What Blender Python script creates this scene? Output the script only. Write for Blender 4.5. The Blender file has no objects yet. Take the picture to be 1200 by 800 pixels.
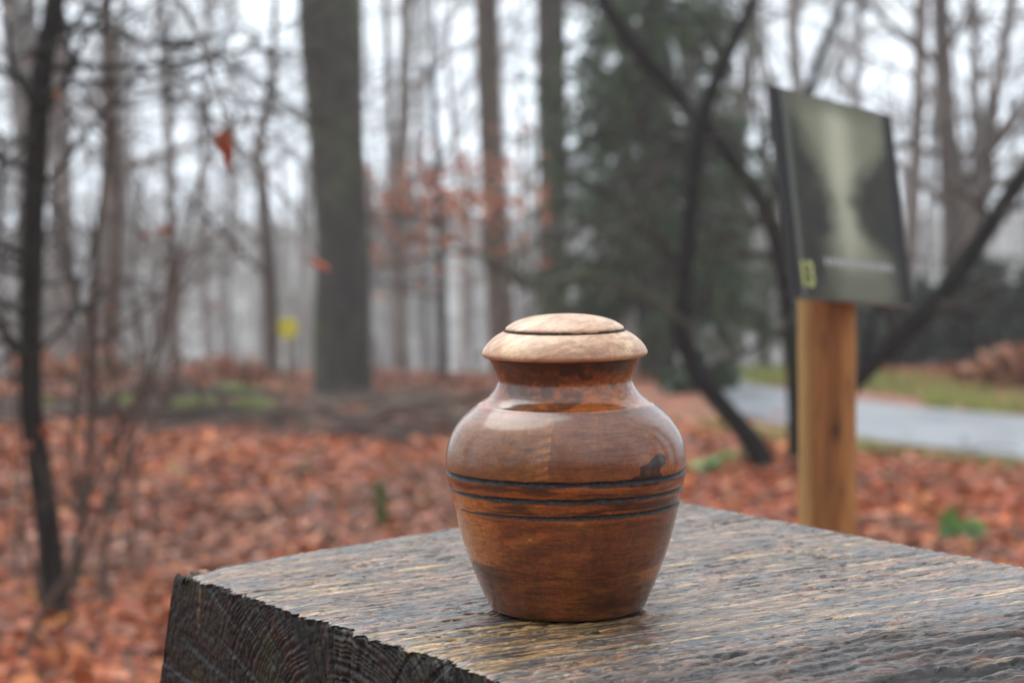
import bpy, math
import numpy as np
from mathutils import Matrix, Vector

# ------------------------------------------------------------------ camera
SC = bpy.context.scene
COL = SC.collection
F = 2690.0                    # focal length in pixels of a 1200 x 800 frame
CAMZ = 1.2
HORIZON = 240.0
pitch = math.atan((400 - HORIZON) / F)
roll = math.radians(0.7)
fwd = np.array([0, math.cos(pitch), -math.sin(pitch)])
up0 = np.array([0, math.sin(pitch), math.cos(pitch)])
rt0 = np.array([1.0, 0, 0])
RT = rt0 * math.cos(roll) - up0 * math.sin(roll)
UP = up0 * math.cos(roll) + rt0 * math.sin(roll)
CAM = np.array([0, 0, CAMZ])
cam_data = bpy.data.cameras.new('camera')
cam = bpy.data.objects.new('camera', cam_data)
COL.objects.link(cam)
cam.matrix_world = Matrix(((RT[0], UP[0], -fwd[0], CAM[0]), (RT[1], UP[1], -fwd[1], CAM[1]),
                           (RT[2], UP[2], -fwd[2], CAM[2]), (0, 0, 0, 1)))
cam_data.sensor_width = 36.0
cam_data.lens = F / 1200 * 36
cam_data.clip_start = 0.05
cam_data.clip_end = 2000
cam_data.dof.use_dof = True
cam_data.dof.focus_distance = 1.30
cam_data.dof.aperture_fstop = 9.0
cam_data.dof.aperture_blades = 0
SC.camera = cam

# ------------------------------------------------------------------ sky and sun (overcast)
SUN_EL, SUN_AZ = 62, -35          # azimuth from +Y towards +X: behind the scene on the left
w = bpy.data.worlds.new('World')
SC.world = w
w.use_nodes = True
nt = w.node_tree
nt.nodes.clear()
sky = nt.nodes.new('ShaderNodeTexSky')
sky.sky_type = 'NISHITA'
sky.sun_disc = False
sky.sun_elevation = math.radians(SUN_EL)
sky.sun_rotation = math.radians(SUN_AZ)
sky.dust_density = 6
sky.air_density = 1.0
hs = nt.nodes.new('ShaderNodeHueSaturation')
hs.inputs['Saturation'].default_value = 0.30
mx = nt.nodes.new('ShaderNodeMix')
mx.data_type = 'RGBA'
mx.inputs['Factor'].default_value = 0.8
mx.inputs[7].default_value = (7.8, 8.7, 9.6, 1)     # even cloud deck
bg = nt.nodes.new('ShaderNodeBackground')
bg.inputs['Strength'].default_value = 0.13
wo = nt.nodes.new('ShaderNodeOutputWorld')
nt.links.new(sky.outputs[0], hs.inputs['Color'])
nt.links.new(hs.outputs[0], mx.inputs[6])
nt.links.new(mx.outputs[2], bg.inputs['Color'])
nt.links.new(bg.outputs[0], wo.inputs['Surface'])
sd = bpy.data.lights.new('sun', 'SUN')
sd.energy = 1.5
sd.angle = math.radians(50)
sd.color = (1.0, 0.97, 0.93)
sun = bpy.data.objects.new('sun', sd)
COL.objects.link(sun)
_d = Vector((math.sin(math.radians(SUN_AZ)) * math.cos(math.radians(SUN_EL)),
             math.cos(math.radians(SUN_AZ)) * math.cos(math.radians(SUN_EL)), math.sin(math.radians(SUN_EL))))
sun.rotation_euler = _d.to_track_quat('Z', 'Y').to_euler()
sun.location = (0, 0, 30)
SC.view_settings.view_transform = 'Standard'
SC.view_settings.look = 'None'
SC.view_settings.exposure = 0.85
SC.view_settings.gamma = 1.0
SC.view_settings.use_curve_mapping = False
SC.render.engine = 'CYCLES'
SC.cycles.use_denoising = True
SC.cycles.max_bounces = 6
SC.cycles.diffuse_bounces = 3
SC.cycles.glossy_bounces = 2
SC.cycles.volume_bounces = 2
SC.cycles.transparent_max_bounces = 6
SC.cycles.sample_clamp_indirect = 8

# ------------------------------------------------------------------ helpers
RNG = np.random.default_rng(7)


def ray(px, py):
    d = RT * ((px - 600) / F) + UP * ((400 - py) / F) + fwd
    return d


def P(px, py, D):
    return CAM + ray(px, py) * D


def gz(x, y):
    x = np.asarray(x, float)
    y = np.asarray(y, float)
    t = (y - 16.9) / 0.9
    drop = -0.135 * 0.9 * np.where(t > 30, t, np.log1p(np.exp(np.clip(t, -40, 30))))
    drop = -6.5 + np.log1p(np.exp(np.clip((drop + 6.5) * 3, -40, 40))) / 3      # valley floor
    drop = drop + 0.085 * np.maximum(y - 78, 0) * sstep(78, 95, y)               # far slope
    drop = drop + 0.34 * np.minimum(np.log1p(np.exp(np.clip(-(y + 6.0) * 1.5, -40, 40))) / 1.5, 26)       # bank behind the viewer
    bump = 0.035 * np.sin(x * 1.1 + 0.4) * np.sin(y * 0.9 + 1.0) + 0.02 * np.sin(x * 2.3 + y * 1.7)
    return drop + bump * np.clip((np.abs(y) - 1) / 4, 0, 1)


def G(px, py, iters=25):
    d = ray(px, py)
    t = CAMZ / -d[2]
    for _ in range(iters):
        p = CAM + d * t
        t += (p[2] - gz(p[0], p[1])) / -d[2] * 0.7
    p = CAM + d * t
    p[2] = gz(p[0], p[1])
    return p


def _h(ix, iy, seed):
    n = (ix.astype(np.int64) * 374761393 + iy.astype(np.int64) * 668265263 + seed * 1442695041) & 0xFFFFFFFF
    n = ((n ^ (n >> 13)) * 1274126177) & 0xFFFFFFFF
    n = n ^ (n >> 16)
    return (n & 0xFFFFFF) / float(0xFFFFFF)


def vn(x, y, seed=0):
    """value noise 0..1"""
    x, y = np.broadcast_arrays(np.asarray(x, float), np.asarray(y, float))
    ix = np.floor(x)
    iy = np.floor(y)
    fx = x - ix
    fy = y - iy
    fx = fx * fx * (3 - 2 * fx)
    fy = fy * fy * (3 - 2 * fy)
    a = _h(ix, iy, seed)
    b = _h(ix + 1, iy, seed)
    c = _h(ix, iy + 1, seed)
    d = _h(ix + 1, iy + 1, seed)
    return (a * (1 - fx) + b * fx) * (1 - fy) + (c * (1 - fx) + d * fx) * fy


def fbm(x, y, seed=0, o=4, lac=2.03, g=0.5):
    s = 0
    a = 1.0
    t = 0
    for i in range(o):
        s = s + a * vn(x, y, seed + i * 17)
        t += a
        a *= g
        x = np.asarray(x) * lac
        y = np.asarray(y) * lac
    return s / t


def sstep(a, b, x):
    t = np.clip((x - a) / (b - a), 0, 1)
    return t * t * (3 - 2 * t)


class MB:
    """collects vertices, faces and point colours, then links ONE mesh object"""

    def __init__(s):
        s.v = []
        s.c = []
        s.q = []
        s.t = []
        s.n = 0

    def add(s, v, quads=None, tris=None, col=None):
        v = np.asarray(v, float).reshape(-1, 3)
        s.v.append(v)
        if col is None:
            col = np.full((len(v), 3), 0.5)
        col = np.asarray(col, float)
        if col.ndim == 1:
            col = np.tile(col, (len(v), 1))
        s.c.append(col)
        if quads is not None and len(quads):
            s.q.append(np.asarray(quads, int) + s.n)
        if tris is not None and len(tris):
            s.t.append(np.asarray(tris, int) + s.n)
        s.n += len(v)
        return s

    def mesh(s, name, mat, smooth=True):
        v = np.concatenate(s.v)
        c = np.concatenate(s.c)
        q = np.concatenate(s.q) if s.q else np.zeros((0, 4), int)
        t = np.concatenate(s.t) if s.t else np.zeros((0, 3), int)
        me = bpy.data.meshes.new(name)
        me.vertices.add(len(v))
        me.vertices.foreach_set('co', v.astype(np.float32).ravel())
        loops = np.concatenate([q.ravel(), t.ravel()]).astype(np.int32)
        me.loops.add(len(loops))
        me.loops.foreach_set('vertex_index', loops)
        starts = np.concatenate([np.arange(len(q)) * 4, len(q) * 4 + np.arange(len(t)) * 3]).astype(np.int32)
        me.polygons.add(len(starts))
        me.polygons.foreach_set('loop_start', starts)
        me.polygons.foreach_set('use_smooth', np.full(len(starts), smooth))
        me.update(calc_edges=True)
        me.validate()
        ca = me.color_attributes.new('Col', 'FLOAT_COLOR', 'POINT')
        if len(me.vertices) == len(c):
            ca.data.foreach_set('color', np.c_[c, np.ones(len(c))].astype(np.float32).ravel())
        me.materials.append(mat)
        return me

    def build(s, name, mat, parent=None, smooth=True):
        o = bpy.data.objects.new(name, s.mesh(name, mat, smooth))
        COL.objects.link(o)
        if parent is not None:
            o.parent = parent
        return o


def tag(o, label=None, cat=None, group=None, kind=None):
    if label:
        o['label'] = label
    if cat:
        o['category'] = cat
    if group:
        o['group'] = group
    if kind:
        o['kind'] = kind
    return o


def thing(name, label, cat, loc=(0, 0, 0), group=None, mat=None):
    o = bpy.data.objects.new(name, None)
    COL.objects.link(o)
    o.empty_display_size = 0.1
    if mat is not None:
        o.matrix_world = mat
    else:
        o.location = [float(a) for a in loc]
    return tag(o, label, cat, group)


# ------------------------------------------------------------------ geometry helpers
def tubes(mb, Pts, R, k=5, col=None, colf=None):
    """Pts (N,S,3), R (N,S)"""
    Pts = np.asarray(Pts, float)
    if Pts.ndim == 2:
        Pts = Pts[None]
    R = np.asarray(R, float)
    if R.ndim == 1:
        R = R[None]
    N, S, _ = Pts.shape
    T = np.gradient(Pts, axis=1)
    T /= np.linalg.norm(T, axis=2, keepdims=True) + 1e-9
    ref = np.where(np.abs(T[:, :1, 2:3]) > 0.8, np.array([1.0, 0, 0]), np.array([0, 0, 1.0]))
    ref = np.broadcast_to(ref, T.shape)
    A = np.cross(T, ref)
    A /= np.linalg.norm(A, axis=2, keepdims=True) + 1e-9
    B = np.cross(T, A)
    th = np.arange(k) / k * 2 * np.pi
    V = Pts[:, :, None] + R[:, :, None, None] * (A[:, :, None] * np.cos(th)[:, None] + B[:, :, None] * np.sin(th)[:, None])
    idx = np.arange(N * S * k).reshape(N, S, k)
    a = idx[:, :-1]
    b = idx[:, 1:]
    q = np.stack([a, np.roll(a, -1, 2), np.roll(b, -1, 2), b], -1).reshape(-1, 4)
    V = V.reshape(-1, 3)
    if colf is not None:
        c = colf(V)
    elif col is not None and np.asarray(col).ndim == 2:
        c = np.repeat(np.asarray(col), S * k, axis=0)
    else:
        c = col
    mb.add(V, quads=q, col=c)


def smoothline(pts, rad, n=24):
    """resample a polyline with Catmull-Rom"""
    pts = np.asarray(pts, float)
    rad = np.asarray(rad, float)
    m = len(pts)
    X = np.c_[pts, rad]
    X = np.vstack([2 * X[0] - X[1], X, 2 * X[-1] - X[-2]])
    t = np.linspace(0, m - 1 - 1e-6, n)
    i = t.astype(int)
    f = (t - i)[:, None]
    p0, p1, p2, p3 = X[i], X[i + 1], X[i + 2], X[i + 3]
    Y = 0.5 * ((2 * p1) + (-p0 + p2) * f + (2 * p0 - 5 * p1 + 4 * p2 - p3) * f ** 2 + (-p0 + 3 * p1 - 3 * p2 + p3) * f ** 3)
    return Y[:, :3], np.maximum(Y[:, 3], 1e-4)


def spawn(Pts, R, count, t0, t1, length, spread=0.8, upb=0.25, droop=0.0, wob=0.12, S=6, rfac=0.5, rmin=0.002, rng=RNG):
    """children branches of the parents: returns (M,S,3),(M,S)"""
    Pts = np.asarray(Pts, float)
    R = np.asarray(R, float)
    if Pts.ndim == 2:
        Pts = Pts[None]
        R = R[None]
    N, PS, _ = Pts.shape
    pi = np.repeat(np.arange(N), count)
    M = len(pi)
    t = rng.uniform(t0, t1, M) * (PS - 1)
    i = np.minimum(t.astype(int), PS - 2)
    f = (t - i)[:, None]
    p = Pts[pi, i] * (1 - f) + Pts[pi, i + 1] * f
    r = R[pi, i] * (1 - f[:, 0]) + R[pi, i + 1] * f[:, 0]
    T = Pts[pi, i + 1] - Pts[pi, i]
    T /= np.linalg.norm(T, axis=1, keepdims=True) + 1e-9
    rd = rng.normal(size=(M, 3))
    rd -= T * (rd * T).sum(1, keepdims=True)
    rd /= np.linalg.norm(rd, axis=1, keepdims=True) + 1e-9
    d = T * (1 - spread) + rd * spread
    d[:, 2] += upb
    d /= np.linalg.norm(d, axis=1, keepdims=True)
    L = rng.uniform(length[0], length[1], M) * (1 - 0.45 * t / (PS - 1))
    out = np.zeros((M, S, 3))
    out[:, 0] = p
    dd = d.copy()
    for s in range(1, S):
        dd = dd + rng.normal(size=(M, 3)) * wob
        dd[:, 2] -= droop
        dd /= np.linalg.norm(dd, axis=1, keepdims=True)
        out[:, s] = out[:, s - 1] + dd * (L / (S - 1))[:, None]
    r0 = np.minimum(r * rfac * rng.uniform(0.7, 1.1, M), L * 0.03 + 0.001)
    rr = np.maximum(r0[:, None] * np.linspace(1, 0.25, S)[None], rmin)
    return out, rr


LEAF_T = np.array([[0, 4, 1], [0, 1, 6], [5, 3, 2], [2, 3, 7]])
LEAF_Q = np.array([[4, 5, 2, 1], [1, 2, 7, 6]])


def flat_leaves(mb, C, N, size, aspect, curl, col, rng=RNG):
    """cheap six-cornered fallen leaf folded along its midrib (4 triangles)"""
    M = len(C)
    N = N / (np.linalg.norm(N, axis=1, keepdims=True) + 1e-9)
    D = rng.normal(size=(M, 3))
    D -= N * (D * N).sum(1, keepdims=True)
    D /= np.linalg.norm(D, axis=1, keepdims=True) + 1e-9
    W = np.cross(N, D)
    loc = np.array([[-.5, 0], [-.2, 1], [.22, .8], [.55, 0], [.22, -.8], [-.2, -1]])
    asp = rng.uniform(aspect[0], aspect[1], M)
    u = loc[None, :, 0] * size[:, None]
    v = loc[None, :, 1] * size[:, None] * asp[:, None] * .5
    tw = rng.normal(size=M) * .6
    h = curl[:, None] * size[:, None] * np.abs(loc[None, :, 1]) * .45 + tw[:, None] * u * v / size[:, None]
    V = C[:, None] + D[:, None] * u[..., None] + W[:, None] * v[..., None] + N[:, None] * h[..., None]
    off = (np.arange(M) * 6)[:, None, None]
    q = np.array([[0, 3, 2, 1], [0, 5, 4, 3]])
    cc = np.repeat(col, 6, axis=0) * np.tile(np.array([.85, 1.05, 1.05, .9, .95, .95]), M)[:, None]
    mb.add(V.reshape(-1, 3), quads=(q[None] + off).reshape(-1, 4), col=cc)


def leaves(mb, C, N, size, aspect, curl, col, rng=RNG, dirs=None):
    """leaf cards: C centres (M,3), N normals, size (M,), curl (M,)"""
    M = len(C)
    N = N / (np.linalg.norm(N, axis=1, keepdims=True) + 1e-9)
    D = rng.normal(size=(M, 3)) if dirs is None else dirs.copy()
    D -= N * (D * N).sum(1, keepdims=True)
    D /= np.linalg.norm(D, axis=1, keepdims=True) + 1e-9
    W = np.cross(N, D)
    loc = np.array([[-.5, 0], [-.18, 0], [.2, 0], [.55, 0], [-.22, 1], [.2, .85], [-.22, -1], [.2, -.85]])
    asp = rng.uniform(aspect[0], aspect[1], M)
    u = loc[None, :, 0] * size[:, None]
    v = loc[None, :, 1] * size[:, None] * asp[:, None] * 0.5
    twist = rng.normal(size=M) * 0.6
    h = curl[:, None] * size[:, None] * (np.abs(loc[None, :, 1]) * 0.35 + 1.4 * loc[None, :, 0] ** 2) + twist[:, None] * u * v / size[:, None]
    V = C[:, None] + D[:, None] * u[..., None] + W[:, None] * v[..., None] + N[:, None] * h[..., None]
    off = (np.arange(M) * 8)[:, None, None]
    cc = np.repeat(col, 8, axis=0) * np.tile(np.array([.85, 1, 1, .9, 1.05, 1.05, .95, .95]), M)[:, None]
    mb.add(V.reshape(-1, 3), quads=(LEAF_Q[None] + off).reshape(-1, 4), tris=(LEAF_T[None] + off).reshape(-1, 3), col=cc)


def pick(cols, M, rng=RNG, wts=None, jit=0.18):
    cols = np.asarray(cols, float)
    p = None if wts is None else np.asarray(wts, float) / np.sum(wts)
    i = rng.choice(len(cols), M, p=p)
    return cols[i] * rng.uniform(1 - jit, 1 + jit, (M, 1))


# ------------------------------------------------------------------ materials
def mat_base(name):
    m = bpy.data.materials.new(name)
    m.use_nodes = True
    t = m.node_tree
    return m, t, t.nodes['Principled BSDF']


def node(t, kind, **kw):
    n = t.nodes.new(kind)
    for k_, v_ in kw.items():
        n.inputs[k_].default_value = v_
    return n


def mat_vcol(name, rough=0.6, spec=0.5, noise=0.0, nscale=40, bump=0.0, bscale=200, bdist=0.001, stretch=(1, 1, 1), coat=0.0, coatr=0.2, sub=0.0, rvar=0.0, coat_ior=1.5):
    m, t, b = mat_base(name)
    L = t.links
    at = t.nodes.new('ShaderNodeVertexColor')
    at.layer_name = 'Col'
    src = at.outputs['Color']
    tc = t.nodes.new('ShaderNodeTexCoord')
    mp = t.nodes.new('ShaderNodeMapping')
    mp.inputs['Scale'].default_value = stretch
    L.new(tc.outputs['Object'], mp.inputs['Vector'])
    if noise > 0:
        nz = node(t, 'ShaderNodeTexNoise', Scale=nscale, Detail=6.0, Roughness=0.62)
        L.new(mp.outputs[0], nz.inputs['Vector'])
        mr = t.nodes.new('ShaderNodeMapRange')
        mr.inputs['From Min'].default_value = 0.25
        mr.inputs['From Max'].default_value = 0.75
        mr.inputs['To Min'].default_value = 1 - noise
        mr.inputs['To Max'].default_value = 1 + noise
        L.new(nz.outputs['Fac'], mr.inputs['Value'])
        mm = t.nodes.new('ShaderNodeVectorMath')
        mm.operation = 'SCALE'
        L.new(src, mm.inputs[0])
        L.new(mr.outputs[0], mm.inputs['Scale'])
        src = mm.outputs[0]
    L.new(src, b.inputs['Base Color'])
    b.inputs['Roughness'].default_value = rough
    b.inputs['Specular IOR Level'].default_value = spec
    b.inputs['Coat IOR'].default_value = coat_ior
    if rvar > 0:
        nr = node(t, 'ShaderNodeTexNoise', Scale=35.0, Detail=5.0)
        L.new(tc.outputs['Object'], nr.inputs['Vector'])
        m2 = t.nodes.new('ShaderNodeMapRange')
        m2.inputs['From Min'].default_value = 0.3
        m2.inputs['From Max'].default_value = 0.7
        m2.inputs['To Min'].default_value = max(0.05, rough - rvar)
        m2.inputs['To Max'].default_value = min(1, rough + rvar)
        L.new(nr.outputs['Fac'], m2.inputs['Value'])
        L.new(m2.outputs[0], b.inputs['Roughness'])
    if bump > 0:
        nb = node(t, 'ShaderNodeTexNoise', Scale=bscale, Detail=5.0, Roughness=0.6)
        L.new(mp.outputs[0], nb.inputs['Vector'])
        bp = t.nodes.new('ShaderNodeBump')
        bp.inputs['Strength'].default_value = bump
        bp.inputs['Distance'].default_value = bdist
        L.new(nb.outputs['Fac'], bp.inputs['Height'])
        L.new(bp.outputs[0], b.inputs['Normal'])
    if coat > 0:
        b.inputs['Coat Weight'].default_value = coat
        b.inputs['Coat Roughness'].default_value = coatr
    if sub > 0:
        b.inputs['Transmission Weight'].default_value = 0
    return m


def mat_timber(name, ang):
    """vertex colour broken up by fine flecks and fibres running along the grain"""
    m, t, b = mat_base(name)
    L = t.links
    at = t.nodes.new('ShaderNodeVertexColor')
    at.layer_name = 'Col'
    tc = t.nodes.new('ShaderNodeTexCoord')
    rot = t.nodes.new('ShaderNodeMapping')
    rot.inputs['Rotation'].default_value = (0, 0, -ang)
    L.new(tc.outputs['Object'], rot.inputs['Vector'])

    def nz(sx, sy, detail, rough):
        mp = t.nodes.new('ShaderNodeMapping')
        mp.inputs['Scale'].default_value = (sx, sy, 60)
        L.new(rot.outputs[0], mp.inputs['Vector'])
        n = node(t, 'ShaderNodeTexNoise', Scale=1.0, Detail=detail, Roughness=rough)
        L.new(mp.outputs[0], n.inputs['Vector'])
        return n.outputs['Fac']

    def ramp(src, a, b_, lo, hi):
        mr = t.nodes.new('ShaderNodeMapRange')
        mr.interpolation_type = 'SMOOTHSTEP'
        mr.inputs['From Min'].default_value = a
        mr.inputs['From Max'].default_value = b_
        mr.inputs['To Min'].default_value = lo
        mr.inputs['To Max'].default_value = hi
        L.new(src, mr.inputs['Value'])
        return mr.outputs[0]

    def mul(a, b_):
        n = t.nodes.new('ShaderNodeMath')
        n.operation = 'MULTIPLY'
        L.new(a, n.inputs[0])
        L.new(b_, n.inputs[1])
        return n.outputs[0]

    fleck = nz(85, 300, 3, .6)
    fibre = nz(24, 520, 4, .6)
    grit = nz(420, 900, 2, .5)
    f1 = ramp(fleck, .36, .43, .16, 1)
    f2 = ramp(fibre, .33, .66, .45, 1.55)
    f3 = ramp(grit, .3, .7, .65, 1.35)
    k = mul(mul(f1, f2), f3)
    sc = t.nodes.new('ShaderNodeVectorMath')
    sc.operation = 'SCALE'
    L.new(at.outputs['Color'], sc.inputs[0])
    L.new(k, sc.inputs['Scale'])
    L.new(sc.outputs[0], b.inputs['Base Color'])
    rg = nz(14, 70, 4, .6)
    L.new(mul(ramp(rg, .3, .7, .24, .46), ramp(fleck, .34, .45, 1.7, 1.0)), b.inputs['Roughness'])
    b.inputs['Specular IOR Level'].default_value = .5
    bp = t.nodes.new('ShaderNodeBump')
    bp.inputs['Strength'].default_value = .55
    bp.inputs['Distance'].default_value = .0009
    L.new(mul(ramp(fleck, .34, .46, .3, 1), ramp(fibre, .3, .7, .5, 1)), bp.inputs['Height'])
    b2 = t.nodes.new('ShaderNodeBump')
    b2.inputs['Strength'].default_value = .35
    b2.inputs['Distance'].default_value = .0005
    L.new(grit, b2.inputs['Height'])
    L.new(bp.outputs[0], b2.inputs['Normal'])
    L.new(b2.outputs[0], b.inputs['Normal'])
    return m


def mat_leaf(name, rough=0.45, trans=0.25, spec=0.5):
    m, t, b = mat_base(name)
    L = t.links
    at = t.nodes.new('ShaderNodeVertexColor')
    at.layer_name = 'Col'
    L.new(at.outputs['Color'], b.inputs['Base Color'])
    b.inputs['Roughness'].default_value = rough
    b.inputs['Specular IOR Level'].default_value = spec
    tr = t.nodes.new('ShaderNodeBsdfTranslucent')
    L.new(at.outputs['Color'], tr.inputs['Color'])
    ms = t.nodes.new('ShaderNodeMixShader')
    ms.inputs[0].default_value = trans
    L.new(b.outputs[0], ms.inputs[1])
    L.new(tr.outputs[0], ms.inputs[2])
    L.new(ms.outputs[0], t.nodes['Material Output'].inputs['Surface'])
    return m


M_BARK = mat_vcol('bark', rough=0.85, noise=0.45, nscale=9, bump=0.6, bscale=22, bdist=0.02, stretch=(3, 3, 0.6), spec=0.12)
M_TWIG = mat_vcol('twig_bark', rough=0.7, noise=0.3, nscale=12, spec=0.12)
M_FAR = mat_vcol('far_bark', rough=0.9, spec=0.1)
M_LEAF = mat_leaf('wet_dead_leaf', rough=0.42, trans=0.12, spec=0.26)
M_DRY = mat_leaf('hanging_leaf', rough=0.5, trans=0.3)
M_GREEN = mat_leaf('green_leaf', rough=0.4, trans=0.3)
M_NEEDLE = mat_leaf('needles', rough=0.55, trans=0.15, spec=0.3)
M_MOSS = mat_vcol('moss', rough=0.9, noise=0.4, nscale=60, bump=0.8, bscale=150, bdist=0.01, spec=0.2)

# ------------------------------------------------------------------ ground
def mat_ground():
    m, t, b = mat_base('forest_floor')
    L = t.links
    tc = t.nodes.new('ShaderNodeTexCoord')
    vo = node(t, 'ShaderNodeTexVoronoi', Scale=14.0)
    L.new(tc.outputs['Object'], vo.inputs['Vector'])
    cr = t.nodes.new('ShaderNodeValToRGB')
    e = cr.color_ramp.elements
    e[0].position = 0
    e[0].color = (0.055, 0.022, 0.012, 1)
    e[1].position = 1
    e[1].color = (0.30, 0.15, 0.09, 1)
    for p_, c_ in ((0.3, (0.20, 0.055, 0.022, 1)), (0.6, (0.30, 0.09, 0.03, 1)), (0.8, (0.17, 0.06, 0.03, 1))):
        q = e.new(p_)
        q.color = c_
    sp = t.nodes.new('ShaderNodeSeparateColor')
    L.new(vo.outputs['Color'], sp.inputs[0])
    L.new(sp.outputs[0], cr.inputs[0])
    sx = t.nodes.new('ShaderNodeSeparateXYZ')
    L.new(tc.outputs['Object'], sx.inputs[0])
    mrg = t.nodes.new('ShaderNodeMapRange')
    mrg.inputs['From Min'].default_value = 22
    mrg.inputs['From Max'].default_value = 50
    L.new(sx.outputs['Y'], mrg.inputs['Value'])
    mg_ = t.nodes.new('ShaderNodeMix')
    mg_.data_type = 'RGBA'
    mg_.inputs[7].default_value = (0.085, 0.078, 0.066, 1)      # brambles and bare litter
    L.new(mrg.outputs[0], mg_.inputs['Factor'])
    L.new(cr.outputs[0], mg_.inputs[6])
    L.new(mg_.outputs[2], b.inputs['Base Color'])
    b.inputs['Roughness'].default_value = 0.6
    bp = t.nodes.new('ShaderNodeBump')
    bp.inputs['Distance'].default_value = 0.02
    L.new(vo.outputs['Distance'], bp.inputs['Height'])
    L.new(bp.outputs[0], b.inputs['Normal'])
    return m


def grid_axis(a, b, fine0, fine1, step):
    left = fine0 - np.geomspace(step, fine0 - a, 26)[::-1]
    right = fine1 + np.geomspace(step, b - fine1, 26)
    return np.concatenate([left, np.arange(fine0, fine1 + 1e-6, step), right])


gx = grid_axis(-150, 150, -9, 9, 0.25)
gy = grid_axis(-150, 155, -4, 24, 0.25)
GX, GY = np.meshgrid(gx, gy, indexing='ij')
GZ = gz(GX, GY)
idx = np.arange(GX.size).reshape(GX.shape)
mb = MB().add(np.stack([GX, GY, GZ], -1), quads=np.stack([idx[:-1, :-1], idx[1:, :-1], idx[1:, 1:], idx[:-1, 1:]], -1).reshape(-1, 4))
tag(mb.build('ground', mat_ground()), kind='structure')

# path: centre line from pixel pairs on the ground (far edge, near edge)
pe = [((1500, 516), (1500, 578)), ((1350, 504), (1350, 562)), ((1200, 490), (1200, 540)), ((1100, 481), (1100, 527)), ((1010, 472), (1010, 516)), ((940, 462), (940, 503)), ((885, 452), (885, 492))]
PA = [G(*a) for a, b_ in pe]
PB = [G(*b_) for a, b_ in pe]
# the path bends away over the crest
dA = PA[-1] - PA[-2]
PA += [PA[-1] + np.array(a_) for a_ in ([.05, .7, 0], [.2, 1.8, 0], [.5, 4.5, 0])]
PB += [PB[-1] + np.array(a_) for a_ in ([-.12, .5, 0], [-.05, 1.8, 0], [.1, 5.0, 0])]
d0 = PA[0] - PA[1]
PA = [PA[0] + d0 * a_ for a_ in (6, 4.5, 3, 2, 1)] + PA
PB = [PB[0] + d0 * a_ for a_ in (6, 4.5, 3, 2, 1)] + PB
PAs, _ = smoothline(PA, np.ones(len(PA)), 90)
PBs, _ = smoothline(PB, np.ones(len(PB)), 90)
ts = np.linspace(0, 1, 9)
PV = PAs[:, None] * (1 - ts[None, :, None]) + PBs[:, None] * ts[None, :, None]
PV[..., 2] = gz(PV[..., 0], PV[..., 1]) + 0.012 + 0.02 * np.sin(ts * np.pi)[None]


def mat_path():
    m, t, b = mat_base('asphalt_path')
    L = t.links
    tc = t.nodes.new('ShaderNodeTexCoord')
    nz = node(t, 'ShaderNodeTexNoise', Scale=2.5, Detail=8.0, Roughness=0.65)
    L.new(tc.outputs['Object'], nz.inputs['Vector'])
    cr = t.nodes.new('ShaderNodeValToRGB')
    cr.color_ramp.elements[0].position = 0.3
    cr.color_ramp.elements[0].color = (0.11, 0.115, 0.125, 1)
    cr.color_ramp.elements[1].position = 0.7
    cr.color_ramp.elements[1].color = (0.22, 0.23, 0.245, 1)
    L.new(nz.outputs['Fac'], cr.inputs[0])
    L.new(cr.outputs[0], b.inputs['Base Color'])
    b.inputs['Roughness'].default_value = 0.38
    return m


idp = np.arange(PV.shape[0] * PV.shape[1]).reshape(PV.shape[:2])
mb = MB().add(PV, quads=np.stack([idp[:-1, :-1], idp[1:, :-1], idp[1:, 1:], idp[:-1, 1:]], -1).reshape(-1, 4))
tag(mb.build('path', mat_path()), kind='structure')

PC = (PAs + PBs) / 2
PW = np.linalg.norm(PAs - PBs, axis=1) / 2 * 0.9


def path_dist(x, y):
    """signed distance to the path border (negative on the path)"""
    d = np.sqrt((x[:, None] - PC[None, :72, 0]) ** 2 + (y[:, None] - PC[None, :72, 1]) ** 2)
    e = d - PW[None, :72]
    i = e.argmin(1)
    return e[np.arange(len(x)), i], (y - PC[i, 1])


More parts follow.
